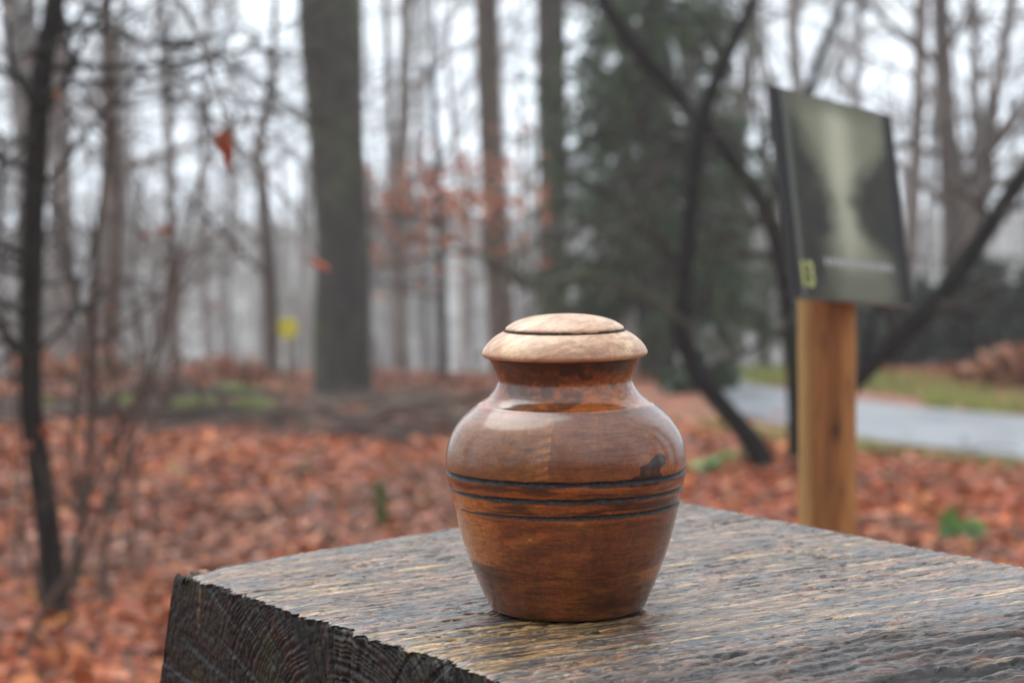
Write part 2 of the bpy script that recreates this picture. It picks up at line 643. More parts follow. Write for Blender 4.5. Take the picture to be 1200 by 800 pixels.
# leaf litter
def litter():
    n = 225000
    y = 2.0 + 16.5 * RNG.random(n) ** 0.78
    wv = 0.235 * y + 3.4
    x = (RNG.random(n) * 2 - 1) * wv
    thin = RNG.random(n) > 0.45 * sstep(0.235 * y + 0.6, 0.235 * y + 2.6, np.abs(x))
    e, side = path_dist(x, y)
    far = side > 0
    keep = (e > 0.05) & ~(far & (e < 1.6) & (x > 1.5) & (x < 2.8 + 0.4 * np.sin(y * 5)) & (RNG.random(n) > 0.10)) & ~(~far & (e < 0.35) & (RNG.random(n) > 0.25))
    keep |= RNG.random(n) < 0.006
    keep &= thin
    x, y = x[keep], y[keep]
    m = len(x)
    size = RNG.uniform(0.026, 0.064, m) * RNG.choice([1, 1, 1.3], m)
    C = np.stack([x, y, gz(x, y) + 0.006 + RNG.random(m) * 0.035], -1)
    N = np.stack([RNG.normal(size=m) * 0.34, RNG.normal(size=m) * 0.34, np.ones(m)], -1)
    col = pick([(0.46, 0.098, 0.018), (0.36, 0.066, 0.014), (0.50, 0.145, 0.03), (0.20, 0.05, 0.02), (0.48, 0.19, 0.10), (0.09, 0.03, 0.016), (0.50, 0.18, 0.015)], m,
               wts=[4.5, 5, 4, 4, 3.5, 2.5, .8], jit=0.25)
    patch = fbm(x * 0.8, y * 0.8, 3, 3)
    brown = sstep(0.5, 0.75, patch + 0.25 * sstep(11, 14, y))[:, None]
    col = col * (1 - 0.45 * brown) + np.array([0.09, 0.055, 0.04]) * 0.45 * brown
    mb = MB()
    flat_leaves(mb, C, N, size, (0.55, 0.85), RNG.uniform(-0.25, 0.55, m), col)
    tag(mb.build('leaf_litter', M_LEAF), 'wet orange brown beech leaves carpeting the forest floor', 'leaf litter', kind='stuff')


litter()


# verge grass along the path
def grass():
    n = 34000
    k = RNG.integers(20, 74, n)
    f = RNG.random(n)
    sgn = np.where(RNG.random(n) < 0.72, 1, -1)
    d = PAs[k] - PBs[k]
    d /= np.linalg.norm(d, axis=1, keepdims=True)
    offs = np.where(sgn > 0, RNG.random(n) ** 1.1 * 2.3, RNG.random(n) ** 1.6 * 0.55)
    base = np.where(sgn[:, None] > 0, PAs[k], PBs[k])
    p = base + d * (offs * sgn)[:, None] + RNG.normal(size=(n, 3)) * [0.12, 0.05, 0]
    e, side = path_dist(p[:, 0], p[:, 1])
    lim = ~((sgn > 0) & (p[:, 0] > 2.7 + RNG.random(n) * 0.7)) & (e > 0)
    p = p[lim]
    n = len(p)
    p[:, 2] = gz(p[:, 0], p[:, 1])
    h = RNG.uniform(0.03, 0.10, n)
    a = RNG.random(n) * 6.28
    wv = np.stack([np.cos(a), np.sin(a), 0 * a], -1) * 0.006
    lean = RNG.normal(size=(n, 3)) * 0.4
    lean[:, 2] = 1
    V = np.stack([p - wv, p + wv, p + lean * h[:, None]], 1).reshape(-1, 3)
    col = np.repeat(pick([(0.24, 0.28, 0.06), (0.32, 0.34, 0.08), (0.16, 0.22, 0.05), (0.42, 0.36, 0.12)], n), 3, axis=0)
    mb = MB().add(V, tris=np.arange(n * 3).reshape(-1, 3), col=col)
    tag(mb.build('grass', M_GREEN, smooth=False), 'short green grass growing along both edges of the grey path', 'grass', kind='stuff')


grass()

# ------------------------------------------------------------------ timber block frame
delta = (205 - 160) / F
NB = np.array([0, -math.sin(delta), math.cos(delta)])
URN = P(665, 711, 1.346)


def on_block(px, py, off=0.0):
    d = ray(px, py)
    t = ((URN + NB * off - CAM) @ NB) / (d @ NB)
    return CAM + d * t


cL = on_block(203, 667)
cK = on_block(750, 577)
cF = on_block(600, 800)
Aax = cK - cL
LA = np.linalg.norm(Aax)
Aax /= LA
Bax = cF - cL
Bax /= np.linalg.norm(Bax)
front = on_block(650, 803)
AB = np.stack([Aax, Bax, NB], 1)


def loc_ab(p):
    return np.linalg.solve(AB, np.asarray(p) - cL)


LB = loc_ab(front)[1]
_g = loc_ab(on_block(1000, 692)) - loc_ab(on_block(600, 750))
KG = _g[1] / _g[0]                 # the grain drifts towards the front along the beam
LB = LB - KG * loc_ab(front)[0]
print('block', LA, LB, 'angle', math.degrees(math.acos(Aax @ Bax)), 'top z', cL[2])


def build_block():
    H = 0.30
    # u: end face (down) then top then back end (down)
    su = np.concatenate([-np.concatenate([np.arange(0.10, H, 0.006)[::-1], np.arange(0.0008, 0.10, 0.0008)[::-1]]), np.arange(0, LA, 0.0015), LA + np.array([0.0, .004, .012, .03, .07, .15, H])])
    RF = 0.12
    arc = RF * math.radians(78)
    sv = np.concatenate([-np.array([H, .2, .12, .09, .07, .05, .035, .025, .018, .012, .008, .005, .0025]), np.arange(0, LB + arc, 0.00088), LB + arc + np.array([.01, .03, .07, .12, .2])])
    U, V = np.meshgrid(su, sv, indexing='ij')
    Uc = np.clip(U, 0, LA)
    fade = np.clip(V / LB, 0, 1)
    # fold in u
    xu = np.clip(U, 0, LA)
    zu = np.where(U < 0, U, np.where(U > LA, LA - U, 0.0))
    # fold in v
    ang = np.clip((V - LB) / RF, 0, math.radians(78))
    yv = np.where(V < 0, 0.0, np.where(V > LB, LB + RF * np.sin(ang), V))
    zv = np.where(V < 0, V, np.where(V > LB, -RF * (1 - np.cos(ang)), 0.0))
    ex = np.maximum(V - LB - arc, 0)
    yv = yv + ex * math.cos(math.radians(78))
    zv = zv - ex * math.sin(math.radians(78))
    # on the end face measure depth from the local top height
    Z = np.where(U < 0, zu + zv * np.clip(1 + zu / H, 0, 1), np.minimum(zu, zv))
    Z = np.where((U < 0) & (V < 0), np.minimum(zu, zv), Z)
    dep = np.maximum(-zu, 0)
    X = xu - np.where(U < 0, 0.03 * dep, 0)
    Y = yv + KG * Uc * fade + np.where(V < 0, -0.30 * np.maximum(-V, 0), 0)
    # widen the far side down the end face too
    Y = np.where((U < 0) & (V >= 0) & (V < 0.12), Y - 0.30 * dep * (1 - V / 0.12), Y)
    Y = np.where((U < 0) & (V < 0), -0.30 * np.maximum(dep, -V), Y)
    top = (U >= 0) & (U <= LA)
    endf = U < 0
    # ---- top relief: fibres run along u, slightly wandering
    vw = V + KG * Uc * (fade - 1) + 0.004 * (vn(U * 2.2, V * 4, 5) - 0.5) + 0.0005 * (vn(U * 20, V * 60, 6) - 0.5)
    g1 = fbm(U * 22, vw * 130, 11, 3)
    g2 = fbm(U * 110, vw * 400, 12, 3)
    g3 = vn(U * 260, vw * 600, 13)
    pit = sstep(0.62, 0.72, fbm(U * 90, vw * 330, 21, 3)) * sstep(0.2, 0.55, vn(U * 9, V * 22, 22))
    crack = sstep(0.74, 0.84, fbm(U * 18, vw * 190, 31, 3))
    low = fbm(U * 4, V * 6, 41, 3) - 0.5
    worn = sstep(LB - 0.028, LB + 0.012, V + 0.03 * (fbm(U * 7, V * 30, 42, 3) - 0.5))
    step = worn * (0.0012 * fbm(U * 14, vw * 100, 43, 3) + 0.0015 * sstep(0.46, 0.56, fbm(U * 24, vw * 230, 44, 4)) + 0.0016 * fbm(U * 100, vw * 420, 45, 2)) + worn * 0.0022 * sstep(.62, .7, fbm(U * 12, vw * 150, 46, 3))
    d_top = -(0.0009 * (1 - g1) + 0.0011 * (1 - g2) + 0.0005 * (1 - g3) + 0.0016 * pit + 0.0018 * crack) + 0.0020 * low - step
    # long split in front of the urn as in the photo
    q = loc_ab(on_block(845, 766))
    sp1 = np.exp(-((Y - q[1] - 0.0025 * (vn(U * 60, 0 * U, 51) - 0.5)) / 0.0022) ** 2) * np.exp(-((U - q[0]) / 0.022) ** 4)
    d_top -= 0.008 * sp1
    vq = lambda q_: q_[1] + KG * q_[0] * (np.clip((q_[1] - 0) / (LB + KG * q_[0]), 0, 1) - 1) - KG * q_[0] * np.clip(q_[1] / (LB + KG * q_[0]), 0, 1)
    qs = [(690, 682, 0.10), (1010, 655, 0.09), (480, 690, 0.05), (300, 690, .05)]
    spl = 0 * U
    for (a_, b_, ln) in qs:
        q = loc_ab(on_block(a_, b_))
        spl += np.exp(-((vw - vq(q)) / 0.0013) ** 2) * np.exp(-((U - q[0]) / ln) ** 4)
    d_top -= 0.002 * np.clip(spl, 0, 1)
    # ---- end grain relief
    q = loc_ab(on_block(400, 733))
    cv, cd = q[1], 0.088
    rr = np.sqrt((Y - cv) ** 2 * 0.8 + (dep - cd) ** 2 * 1.15)
    th = np.arctan2(dep - cd, Y - cv)
    rr = rr + 0.0026 * (fbm(Y * 90, dep * 90, 61, 3) - 0.5) + 0.020 * (fbm(Y * 13, dep * 13, 62, 2) - 0.5)
    rr = rr + 0.0016 * np.sin(rr * 310)
    ph = (rr / 0.0036) % 1.0
    saw = sstep(0.0, 0.55, ph) * (1 - sstep(0.72, 0.98, ph))
    chk = sstep(0.80, 0.93, fbm(th * 5.5, rr * 5, 63, 2))
    chk2 = sstep(0.62, 0.8, vn(th * 26, rr * 12, 64))
    rough = fbm(Y * 320, dep * 320, 65, 3)
    sawm = sstep(-.02, 0.05, rr) * (0.08 + 0.92 * sstep(.25, .7, fbm(Y * 30, dep * 30, 66, 3))) * (0.25 + 0.75 * sstep(0.02, 0.10, V))
    d_end = -0.0016 + 0.0013 * saw * sawm + 0.0017 * (rough - 0.5) - 0.005 * chk - 0.0012 * chk2 - 0.003 * sstep(.86, .95, vn(th * 16, rr * 4, 68))
    jag = (fbm(V * 330, 0 * V, 71, 3) - 0.5) * 0.009 + (vn(V * 70, 0 * V, 72) - 0.5) * 0.005
    jag = jag * sstep(-.001, .02, V)
    edge = np.exp(-np.maximum(U, 0) / 0.0045)
    edge_e = np.exp(-dep / 0.004)
    # rounded, torn arris
    X = X + np.where(endf, -d_end + edge_e * (0.0025 + jag), edge * (0.0025 + jag))
    Z = Z + np.where(top, d_top - edge * 0.0012, 0) + np.where(endf, edge_e * (d_top - 0.0012), 0)
    # far arris rounding
    ef = np.exp(-np.maximum(V, 0) / 0.008) * (V >= 0) * (U >= 0)
    Z = Z - ef * 0.004 * (0.5 + vn(U * 40, 0 * U, 73))
    # corner at the left is worn
    cor = np.exp(-(np.maximum(U, 0) + np.maximum(V, 0)) / 0.016) * (U >= 0) * (V >= 0)
    Z = Z - cor * 0.008
    pos = cL + X[..., None] * Aax + Y[..., None] * Bax + Z[..., None] * NB
    # ---- colours
    grey = np.array([0.070, 0.055, 0.045])
    cold = np.array([0.055, 0.054, 0.056])
    tan = np.array([0.24, 0.155, 0.09])
    yel = np.array([0.34, 0.20, 0.05])
    rust = np.array([0.17, 0.065, 0.03])
    dark = np.array([0.022, 0.016, 0.013])
    c = grey + (cold - grey) * sstep(.35, .65, fbm(U * 9, V * 40, 81, 3))[..., None]
    mixc = lambda c_, t_, f_: c_ + (t_ - c_) * np.clip(f_, 0, 1)[..., None]
    c = mixc(c, tan, 0.5 * sstep(0.50, 0.68, fbm(U * 30, vw * 260, 82, 3)) + 0.8 * sstep(.70, .78, fbm(U * 5, vw * 210, 87, 2)))
    c = mixc(c, rust, 0.55 * sstep(0.56, 0.68, fbm(U * 70, vw * 300, 83, 3)))
    # yellow bare wood showing near the urn's foot and in a few streaks
    qu = loc_ab(on_block(560, 745))
    near = np.exp(-((Y - qu[1]) / 0.05) ** 2) * np.exp(-((U - qu[0]) / 0.13) ** 2)
    ystreak = sstep(0.52, 0.68, fbm(U * 16, vw * 220, 84, 3) + 0.09 * near)
    c = mixc(c, yel, 0.8 * ystreak * (0.15 + 0.7 * near))
    for (a_, b_, ln) in ((455, 668, .06), (990, 637, .06), (800, 660, .08), (350, 692, .06), (880, 735, .09)):
        q = loc_ab(on_block(a_, b_))
        c = mixc(c, yel * [0.95, 1.05, 1.2], 0.8 * np.exp(-((vw - vq(q)) / 0.0024) ** 2) * np.exp(-((U - q[0]) / ln) ** 4) * sstep(.3, .55, g2))
    c = mixc(c, dark, 0.85 * pit + 0.8 * crack + 0.9 * np.clip(spl, 0, 1) * sstep(.35, .6, g2) + sp1)
    c = c * (0.62 + 0.8 * sstep(.25, .75, g2))[..., None]
    cw = mixc(np.array([0.075, 0.056, 0.046]) + 0 * c, tan * 0.8, 0.8 * sstep(0.58, 0.72, fbm(U * 30, vw * 130, 86, 3)))
    cw = mixc(cw, dark, 0.9 * sstep(0.42, 0.55, fbm(U * 24, vw * 230, 44, 4)))
    cw = mixc(cw, rust * .7, 0.7 * sstep(.5, .66, fbm(U * 34, vw * 250, 47, 3)))
    cw = mixc(cw, dark * .6, sstep(.62, .7, fbm(U * 12, vw * 150, 46, 3)))
    cw = cw * (0.22 + 0.85 * g2)[..., None]
    c = mixc(c, cw, worn)
    blk = np.array([0.0075, 0.007, 0.0065])
    ce = mixc(blk + 0 * c, np.array([0.045, 0.043, 0.040]), saw * sawm * sstep(.3, .7, rough))
    ce = mixc(ce, np.array([0.06, 0.03, 0.016]), 0.6 * sstep(0.72, 0.84, vn(th * 11, rr * 3, 67)) * sstep(.45, .65, rough))
    ce = mixc(ce, np.array([0.03, 0.035, 0.015]), 0.6 * sstep(.5, .7, fbm(Y * 30, dep * 30, 68, 3)))
    ce = mixc(ce, dark * 0.5, chk)
    q = loc_ab(on_block(232, 677))
    crk = np.exp(-((V - q[1] - 0.35 * dep * 0.3 - 0.002 * (vn(dep * 200, 0 * V, 69) - .5)) / 0.0012) ** 2) * sstep(.045, .02, dep)
    ce = mixc(ce, np.array([0.24, 0.13, 0.06]), 0.8 * crk * sstep(.3, .6, rough))
    e2 = np.where(endf, 1.0, np.exp(-np.maximum(U, 0) / 0.0032) * sstep(.3, .7, vn(V * 300, U * 300, 74)))
    c = mixc(c, ce, e2)
    c = np.where((((V < -.06) & ~endf) | (U > LA))[..., None], np.array([0.06, 0.05, 0.045]), c)
    base = np.array([pos[..., 0].mean(), pos[..., 1].mean(), 0.0])
    root = thing('timber_block', 'dark weathered square timber block with wet grained top under the urn', 'timber block', base)
    mbk = MB()
    ii = np.arange(U.size).reshape(U.shape)
    mbk.add(pos - base, quads=np.stack([ii[:-1, :-1], ii[1:, :-1], ii[1:, 1:], ii[:-1, 1:]], -1).reshape(-1, 4), col=c.reshape(-1, 3))
    gdir = Aax + KG * Bax
    gang = math.atan2(gdir[1], gdir[0])
    m = mat_timber('weathered_timber', gang)
    m_ped = mat_vcol('pedestal_timber', rough=0.34, spec=0.5, noise=0.25, nscale=900, bump=0.35, bscale=900, bdist=0.0008, rvar=0.14)
    beam = mbk.build('beam', m, root)
    m_end = mat_vcol('wet_end_grain', rough=0.5, spec=0.22, noise=0.3, nscale=700, bump=0.3, bscale=1200, bdist=0.0008)
    beam.data.materials.append(m_end)
    fidx = np.broadcast_to((U[:-1, :-1] < -0.0002), (U.shape[0] - 1, U.shape[1] - 1)).astype(np.int32)
    if len(beam.data.polygons) == fidx.size:
        beam.data.polygons.foreach_set('material_index', fidx.ravel())
    # squared pedestal beneath the beam, standing on the ground
    mp_ = MB()
    lo = []
    for zz, ins in ((0.0, .05), (cL[2] - 0.295, .05)):
        for (a_, b_) in ((ins, ins), (LA - ins, ins), (LA - ins, LB), (ins, LB)):
            p = cL + Aax * a_ + Bax * b_
            lo.append([p[0], p[1], zz - 0.03 if zz == 0 else zz + 0.012])
    mp_.add(np.array(lo) - base, quads=[[0, 1, 5, 4], [1, 2, 6, 5], [2, 3, 7, 6], [3, 0, 4, 7], [4, 5, 6, 7]], col=(0.05, 0.042, 0.036))
    mp_.build('pedestal', m_ped, root, smooth=False)
    return root


build_block()

# ------------------------------------------------------------------ urn
PXM = 1.346 / F


def build_urn():
    Mu = Matrix(((1, 0, 0, URN[0]), (0, math.cos(delta), -math.sin(delta), URN[1]), (0, math.sin(delta), math.cos(delta), URN[2]), (0, 0, 0, 1)))
    root = thing('wooden_urn', 'small turned brown wooden urn with pale lid standing on the timber block', 'urn', mat=Mu)
    Y0 = 711.0
    prof = np.array([(0, 711), (60, 711), (84, 711), (88.5, 709.6), (91.5, 706.5), (93.5, 702), (100, 688), (107, 671), (114, 652), (120, 634), (126, 613), (131, 592), (135.5, 571), (138.5, 557), (140.3, 546),
                     (140.6, 538), (139.6, 527), (137, 515), (132, 503), (124, 491), (114, 481), (105, 473.5), (101.5, 470.5), (97, 468.2), (90, 463), (84, 456), (80, 449), (78.2, 444), (79, 438), (82, 430), (86, 422), (88.4, 417.5), (87, 416.5), (70, 416.4)], float)
    # finer, smooth resampling (kept sharp at the shoulder crease)
    sl, _ = smoothline(np.c_[prof[:, 0], np.zeros(len(prof)), prof[:, 1]], np.ones(len(prof)), 1500)
    s = np.concatenate([[0], np.cumsum(np.linalg.norm(np.diff(sl, axis=0), axis=1))])
    se = np.linspace(0, s[-1], 380)
    r = np.interp(se, s, sl[:, 0]) * PXM
    ypx = np.interp(se, s, sl[:, 2])
    z = (Y0 - ypx) * PXM
    NT = 400
    th = np.linspace(-np.pi, np.pi, NT, endpoint=False)
    TH, Rr = np.meshgrid(th, r, indexing='ij')
    YP = np.broadcast_to(ypx, TH.shape)
    Zz = np.broadcast_to(z, TH.shape).copy()
    Rr = Rr.copy()
    # slightly uneven turning
    Rr *= 1 + 0.0016 * np.sin(2 * TH + 0.6) + 0.0009 * np.sin(3 * TH)
    groove = np.zeros_like(Rr)
    bands = [(547.5, 2.8, 0.0015), (566.5, 2.5, 0.0013), (585.5, 2.4, 0.0011)]
    gm = []
    for k, (yb, hw, dp) in enumerate(bands):
        yc = yb + 0.5 * np.sin(TH * 1.3 + k)
        wv = hw * (0.85 + 0.5 * (vn(TH * 14, 0 * TH + k * 9, 100 + k) - 0.3))
        amp = np.ones_like(TH)
        if k == 2:
            amp = sstep(-1.25, -0.55, TH) * (0.55 + 0.45 * sstep(-.7, -.2, TH)) * sstep(3.0, 2.6, TH)
        if k == 1:
            amp = 0.45 + 0.55 * sstep(-1.35, -0.75, TH)
        # steep upper wall, sloped lower lip
        t = (YP - yc) / np.maximum(wv * (0.35 + 0.65 * amp), .3)
        g = np.where(t < 0, sstep(-1.0, -0.55, t), 1 - sstep(0.0, 1.15, t))
        groove += g * dp * amp
        gm.append(np.where(np.abs(t) < 1.05, amp, 0) * np.clip(g * 3, 0, 1))
    Rr -= groove
    # ---- wood colour, in (angle, height)
    red = np.array([0.150, 0.052, 0.022])
    brn = np.array([0.100, 0.042, 0.019])
    oli = np.array([0.155, 0.078, 0.030])
    org = np.array([0.300, 0.108, 0.024])
    tan = np.array([0.400, 0.200, 0.080])
    gold = np.array([0.360, 0.165, 0.045])
    drk = np.array([0.026, 0.011, 0.007])
    xs = np.sin(TH)
    mixc = lambda c_, t_, f_: c_ + (t_ - c_) * np.clip(f_, 0, 1)[..., None]
    n1 = fbm(TH * 2.2, YP * 0.02, 201, 4)
    fine = fbm(TH * 9, YP * 0.35, 202, 4)
    c = mixc(red + 0 * TH[..., None], brn, sstep(.35, .65, n1))
    # shoulder: zebra-grained olive piece left of the seam, plain brown on the right
    sh = sstep(552, 546, YP) * sstep(474, 482, YP)
    seam = -0.155 + 0.02 * np.sin(YP * 0.03)
    lf = sstep(seam + 0.004, seam - 0.004, TH)
    dia = (TH * 1.25 + (YP - 520) * 0.020) * 6.2 + 1.4 * (fbm(TH * 3, YP * 0.03, 203, 3) - 0.5)
    zeb = 0.5 + 0.5 * np.sin(dia * 5.2 + 2.5 * fbm(TH * 5, YP * .05, 204, 2))
    cl = mixc(oli + 0 * c, oli * 0.5, zeb ** 2 * sstep(.3, .6, fbm(TH * 4, YP * .06, 222, 3)) * sstep(-1.15, -0.35, TH) * sstep(495, 520, YP))
    cl = mixc(cl, tan * 0.9, 0.5 * sstep(-.55, -.2, TH) * sstep(seam - .2, seam - .02, TH) * (1 - zeb))
    cr_ = mixc(red * 1.05 + 0 * c, oli * 0.85, fine)
    cr_ = mixc(cr_, org * 0.85, 0.8 * sstep(0.55, 0.95, TH) * sstep(1.35, 1.0, TH) * sstep(505, 540, YP))
    c = mixc(c, mixc(cr_, cl, lf), sh)
    # neck
    nk = sstep(474, 470, YP)
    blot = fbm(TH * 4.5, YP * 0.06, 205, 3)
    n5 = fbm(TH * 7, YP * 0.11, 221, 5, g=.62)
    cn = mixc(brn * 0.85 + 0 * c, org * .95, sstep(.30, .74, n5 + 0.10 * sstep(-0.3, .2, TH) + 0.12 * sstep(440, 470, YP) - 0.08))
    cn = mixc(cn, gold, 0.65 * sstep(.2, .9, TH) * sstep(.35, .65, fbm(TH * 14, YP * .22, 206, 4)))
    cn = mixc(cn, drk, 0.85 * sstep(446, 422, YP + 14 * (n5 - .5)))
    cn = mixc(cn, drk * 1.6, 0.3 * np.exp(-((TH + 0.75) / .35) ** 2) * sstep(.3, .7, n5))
    sl2 = sstep(-0.01, 0.01, TH - (-0.05 + (470 - YP) * 0.028)) * nk
    cn = mixc(cn, org * 1.15, 0.55 * sl2 * sstep(.9, .6, TH) * sstep(452, 458, YP))
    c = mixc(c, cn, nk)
    # banded zone: orange brown with darker streaks
    bz = sstep(546, 549, YP) * sstep(600, 590, YP)
    cb = mixc(red * 1.25 + 0 * c, org * 0.75, sstep(.4, .65, fbm(TH * 3, YP * .09, 208, 3)))
    cb = mixc(cb, gold * 1.0, .6 * sstep(.5, .7, fbm(TH * 2.4 + 3, YP * .12, 234, 3)))
    cb = mixc(cb, brn * 0.6, sstep(.5, .68, fbm(TH * 2.2, YP * .16, 209, 3)))
    c = mixc(c, cb, bz)
    # lower body blocks
    lo = sstep(592, 600, YP)
    yl = 652 + 5 * np.sin(TH * 2.1 + 1) + 2.5 * vn(TH * 20, 0 * TH, 210)
    lowr = sstep(yl - 2, yl + 2, YP)
    c1 = mixc(red * 1.1 + 0 * c, brn, 0.6 * sstep(.4, .65, fbm(TH * 5, YP * .05, 211, 4)))
    c1 = mixc(c1, gold * .95, 0.42 * sstep(.40, .72, fbm(TH * 2.6 + 5, YP * .10, 231, 4)))
    c1 = mixc(c1, brn * .55, 0.4 * sstep(.50, .74, fbm(TH * 3.5 + 2, YP * .14, 232, 4)))
    c1 = mixc(c1, red * 0.72, sstep(.205, .215, TH) * 0.6)
    c2 = mixc(brn * 0.95 + 0 * c, red * 0.95, sstep(.4, .62, fbm(TH * 4, YP * .06, 212, 3)))
    c2 = mixc(c2, gold * .8, 0.32 * sstep(.42, .72, fbm(TH * 3 + 8, YP * .11, 233, 4)))
    c2 = mixc(c2, red * 1.3, 0.55 * sstep(-.3, -.29, TH) * sstep(.02 + (YP - 690) * .004, .0 + (YP - 690) * .004, TH))
    c2 = mixc(c2, gold * 0.85, 0.75 * sstep(.35, .8, TH) * sstep(.42, .6, fbm(TH * 3.0, YP * .16, 213, 3)) * sstep(690, 660, YP))
    c2 = mixc(c2, drk * 1.4, 0.7 * np.exp(-((TH - .55) / .3) ** 2 - ((YP - 690) / 9) ** 2))
    c = mixc(c, mixc(c1, c2, lowr), lo)
    # tan flank on the far left between the bands and the joint
    c = mixc(c, tan, 0.85 * sstep(-.55, -1.0, TH) * sstep(556, 575, YP) * (1 - lowr) * sstep(.25, .5, fbm(TH * 7, YP * .12, 214, 3) + .1))
    # a joint line and a little pale chip
    for (t0_, y0_, y1_) in ((-0.155, 476, 545), (0.21, 598, 652), (0.62, 600, 650), (-0.29, 655, 700)):
        c = mixc(c, drk, 0.55 * np.exp(-((TH - t0_ - 0.02 * np.sin(YP * .03)) / 0.004) ** 2) * sstep(y0_ - 2, y0_ + 2, YP) * sstep(y1_ + 2, y1_ - 2, YP))
    c = mixc(c, drk, 0.35 * np.exp(-((YP - yl) / 1.2) ** 2))
    c = mixc(c, np.array([.5, .36, .25]), np.exp(-((TH + .355) / .014) ** 2 - ((YP - 612) / 1.4) ** 2))
    # burnt knot that crosses the first band
    def blob(t0_, y0_, rt_, ry_, a_=0.0):
        dx = (TH - t0_) * 135
        dy = YP - y0_
        ca, sa = math.cos(a_), math.sin(a_)
        return np.exp(-(((dx * ca + dy * sa) / rt_) ** 2 + ((-dx * sa + dy * ca) / ry_) ** 2) ** 1.5)
    def stroke(pp, rr_):
        qx = TH * 135 + 2.2 * (fbm(TH * 30, YP * .2, 217, 2) - .5)
        qy = YP + 2.2 * (fbm(TH * 30 + 9, YP * .2, 218, 2) - .5)
        best = np.full(TH.shape, 1e9)
        for (t0_, y0_), (t1_, y1_) in zip(pp[:-1], pp[1:]):
            ax, ay, bx_, by_ = t0_ * 135, y0_, t1_ * 135, y1_
            dx, dy = bx_ - ax, by_ - ay
            f_ = np.clip(((qx - ax) * dx + (qy - ay) * dy) / (dx * dx + dy * dy), 0, 1)
            best = np.minimum(best, np.hypot(qx - ax - f_ * dx, qy - ay - f_ * dy))
        return sstep(rr_ + 1.0, rr_ - 1.2, best)
    kn = np.maximum.reduce([stroke([(.66, 538), (.76, 537)], 9.0), stroke([(.74, 534), (.82, 528)], 8.0), stroke([(.81, 529), (.86, 527)], 7.0),
                            stroke([(.55, 546), (.66, 546), (.82, 545)], 4.8), stroke([(.52, 551), (.54, 549)], 2.8), stroke([(.66, 551), (.80, 550)], 3.4)])
    kn = sstep(.30, .70, kn + .55 * (fbm(TH * 55, YP * .4, 219, 3) - .5))
    kn = kn * (1 - .3 * np.maximum(blob(0.69, 538.5, 4.6, 3.2), blob(0.775, 538.5, 2.4, 3.2)))
    c = mixc(c, org * 0.9, 0.5 * (np.exp(-((TH - .75) / .22) ** 2 - ((YP - 530) / 22) ** 2)))
    c = mixc(c, drk * 0.35, kn * 0.97)
    # grain and soft figure
    c = c * 0.80 * np.array([1.26, 0.90, 0.54]) * (0.62 + 0.76 * fine)[..., None]
    c = c * (0.70 + 0.60 * fbm(TH * 50, YP * 0.22 + TH * 3, 216, 3))[..., None]
    c = c * (1 - .35 * sstep(.55, .72, fbm(TH * 6, YP * 0.9, 220, 3)))[..., None]
    blkc = np.array([0.010, 0.010, 0.011])
    G_ = np.clip(sum(gm), 0, 1)
    c = mixc(c, drk * .8, sstep(.1, .6, G_))
    pos = np.stack([np.sin(TH) * Rr, -np.cos(TH) * Rr, Zz], -1)
    ii = np.arange(TH.size).reshape(TH.shape)
    q = np.stack([ii, np.roll(ii, -1, 0)], -1)
    quads = np.stack([ii[:, :-1], np.roll(ii, -1, 0)[:, :-1], np.roll(ii, -1, 0)[:, 1:], ii[:, 1:]], -1).reshape(-1, 4)
    m = mat_vcol('varnished_wood', rough=0.5, spec=0.12, noise=0.26, nscale=420, bump=0.10, bscale=700, bdist=0.0004, stretch=(1, 1, 2.2), coat=0.95, coatr=0.17, coat_ior=1.54, rvar=0.08)
    body = MB().add(pos, quads=quads, col=c.reshape(-1, 3)).build('body', m, root)
    # burnt grooves: a rough charred lining lying in each groove
    mg = mat_vcol('charred_groove', rough=0.4, spec=0.4, noise=0.4, nscale=900, bump=0.9, bscale=1100, bdist=0.0012)
    for k, (yb, hw, dp) in enumerate(bands):
        nt_, ns = 700, 7
        tt = np.linspace(-np.pi, np.pi, nt_, endpoint=False)
        ss = np.linspace(-1, 1, ns)
        T2, S2 = np.meshgrid(tt, ss, indexing='ij')
        amp = np.ones_like(T2)
        if k == 2:
            amp = sstep(-1.30, -0.55, T2) * (0.6 + 0.4 * sstep(-.7, -.2, T2)) * sstep(3.0, 2.6, T2)
        if k == 1:
            amp = 0.40 + 0.60 * sstep(-1.35, -0.75, T2)
        wj = hw * (0.78 + 0.5 * (vn(T2 * 14, 0 * T2 + k * 9, 100 + k) - 0.3) + 0.22 * (vn(T2 * 90, S2 * .8, 120 + k) - .5)) * (0.25 + 0.75 * amp)
        yc = yb + 0.5 * np.sin(T2 * 1.3 + k)
        Yb = yc + S2 * wj + 0.6
        rad = np.interp(-Yb.ravel(), -ypx[::1][::1] if ypx[0] < ypx[-1] else -ypx, r).reshape(Yb.shape)
        rad *= 1 + 0.0016 * np.sin(2 * T2 + 0.6) + 0.0009 * np.sin(3 * T2)
        t = (Yb - yc) / np.maximum(hw * (0.85 + 0.5 * (vn(T2 * 14, 0 * T2 + k * 9, 100 + k) - 0.3)) * (0.35 + 0.65 * amp), .3)
        g = np.where(t < 0, sstep(-1.0, -0.55, t), 1 - sstep(0.0, 1.15, t))
        rad = rad - g * dp * amp + 0.00012 + 0.00022 * (vn(T2 * 110, S2 * 2, 130 + k) - .35)
        rad = np.where(amp < 0.03, rad - 0.004, rad)
        V_ = np.stack([np.sin(T2) * rad, -np.cos(T2) * rad, (Y0 - Yb) * PXM], -1)
        jj = np.arange(T2.size).reshape(T2.shape)
        qd = np.stack([jj[:, :-1], np.roll(jj, -1, 0)[:, :-1], np.roll(jj, -1, 0)[:, 1:], jj[:, 1:]], -1).reshape(-1, 4)
